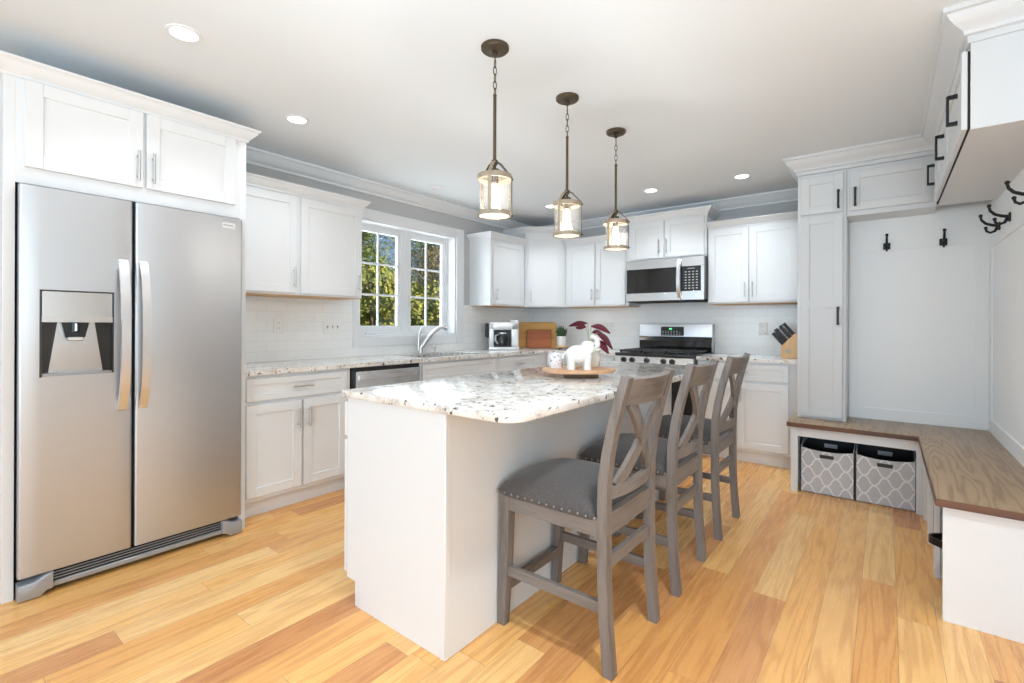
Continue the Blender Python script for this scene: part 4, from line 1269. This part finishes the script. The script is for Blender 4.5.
# coat hooks
def make_hook():
    t = thing('coat_hook', 'black double coat hook at left on the mudroom back wall', 'hook', (-.003, YM - .0185, 1.79), 0)
    m = MB().box(-.021, .021, -.008, 0, -.024, .024, .003, 2)
    m.lathe([(0, 0)], 4) if False else None
    m.M = Matrix.Rotation(R(90), 4, 'X'); m.lathe([(0, 0), (.013, .0), (.012, .014), (.007, .018), (0, .018)], 12); m.M = Matrix.Identity(4)
    m.build('backplate', M['blackmetal'], t)
    m = MB().tube([(0, -.012, .004), (0, -.036, .010), (0, -.062, .022), (0, -.080, .044), (0, -.085, .066)], [.0095, .0085, .0078, .007, .0065], 9); m.ball((0, -.085, .072), .0105, 10, 6)
    m.build('upper_arm', M['blackmetal'], t)
    m = MB().tube([(0, -.012, -.006), (0, -.022, -.028), (0, -.042, -.036), (0, -.058, -.026), (0, -.062, -.010)], [.0085, .0075, .007, .0066, .0062], 9); m.ball((0, -.062, -.005), .0095, 10, 6)
    m.build('lower_arm', M['blackmetal'], t)
    return t
hk = make_hook()
dup(hk, (.308, YM - .0185, 1.79), 0, 'black double coat hook at right on the mudroom back wall')
dup(hk, (XR - .0185, 4.10, 1.81), R(-90), 'black double coat hook on the right wall nearest the mudroom corner')
dup(hk, (XR - .0185, 3.79, 1.81), R(-90), 'black double coat hook second from the corner on the right wall')
dup(hk, (XR - .0185, 3.27, 1.82), R(-90), 'black double coat hook cut by the right edge of the view')

# ------------------------------------------------------------------ outdoors seen through the window
struct('ground', MB().box(-40, -3.9, -25, 40, -.7, -.6), M['lawn'])
def tree(name, label, x, y, h, r, matk, seed, low=.1, n=13000):
    random.seed(seed)
    t = thing(name, label, 'tree', (x, y, -.6), random.uniform(0, 6), 'trees outside the window')
    MB().tube([(0, 0, 0), (.05, .02, h * .4), (-.03, .05, h * .8)], [.12, .09, .03], 10).build('trunk', M['bark'], t)
    m = MB()
    blobs = []
    for i in range(24):
        u = random.uniform(low, .93); a = random.uniform(0, 2 * math.pi)
        rr_ = r * (.25 + .75 * math.sin(math.pi * min(1, .15 + u * .8))) * random.uniform(.2, .75)
        blobs.append((Vector((rr_ * math.cos(a), rr_ * math.sin(a), u * h)), r * random.uniform(.28, .5)))
    for i in range(n):
        c_, br = random.choice(blobs)
        d_ = Vector((random.gauss(0, 1), random.gauss(0, 1), random.gauss(0, 1))).normalized()
        p_ = c_ + d_ * br * random.uniform(.75, 1.05)
        nrm_ = (d_ + Vector((random.gauss(0, .5), random.gauss(0, .5), random.gauss(0, .5)))).normalized()
        a_ = nrm_.orthogonal().normalized(); b_ = nrm_.cross(a_); th = random.uniform(0, 6.3)
        a2 = a_ * math.cos(th) + b_ * math.sin(th); b2 = nrm_.cross(a2)
        s_ = random.uniform(.03, .065)
        m._f([m._v(p_ - a2 * s_), m._v(p_ - b2 * s_ * .55), m._v(p_ + a2 * s_), m._v(p_ + b2 * s_ * .55)])
    m.build('crown', M[matk], t, fix=False)
TR = [(-8.6, 6.2, 3.0, 1.25, 'leaf_yellow', 'low yellow green bush outside, seen low in the left window sash', .05), (-9.0, 8.4, 2.6, 1.2, 'leaf_yellow', 'low yellow green bush outside, seen low in the right window sash', .05),
      (-12.2, 8.0, 5.6, 1.7, 'leaf_green', 'dark green tree outside, seen in the left window sash', .1), (-12.2, 11.9, 5.2, 1.8, 'leaf_brown', 'brownish leaved tree outside, seen in the right window sash', .1),
      (-13.5, 16.0, 5.8, 1.9, 'leaf_green', 'dark green tree outside at the right of the window view', .1), (-11.0, 4.0, 5.4, 1.6, 'leaf_green', 'dark green tree outside at the left of the window view', .1),
      (-17.5, 12.0, 7.4, 2.6, 'leaf_yellow', 'tall yellow green tree farthest outside the window', .1),
      (-15.6, 10.2, 6.9, 1.9, 'leaf_green', 'dense green tree behind the others, seen at the top of the left sash', .1), (-16.0, 14.6, 7.2, 2.0, 'leaf_green', 'dense green tree behind the others, seen at the top of the right sash', .1)]
for i, (x, y, h, r, mk, lb, lw) in enumerate(TR): tree('tree' if h > 4 else 'bush', lb, x, y, h, r, mk, 10 + i, lw)
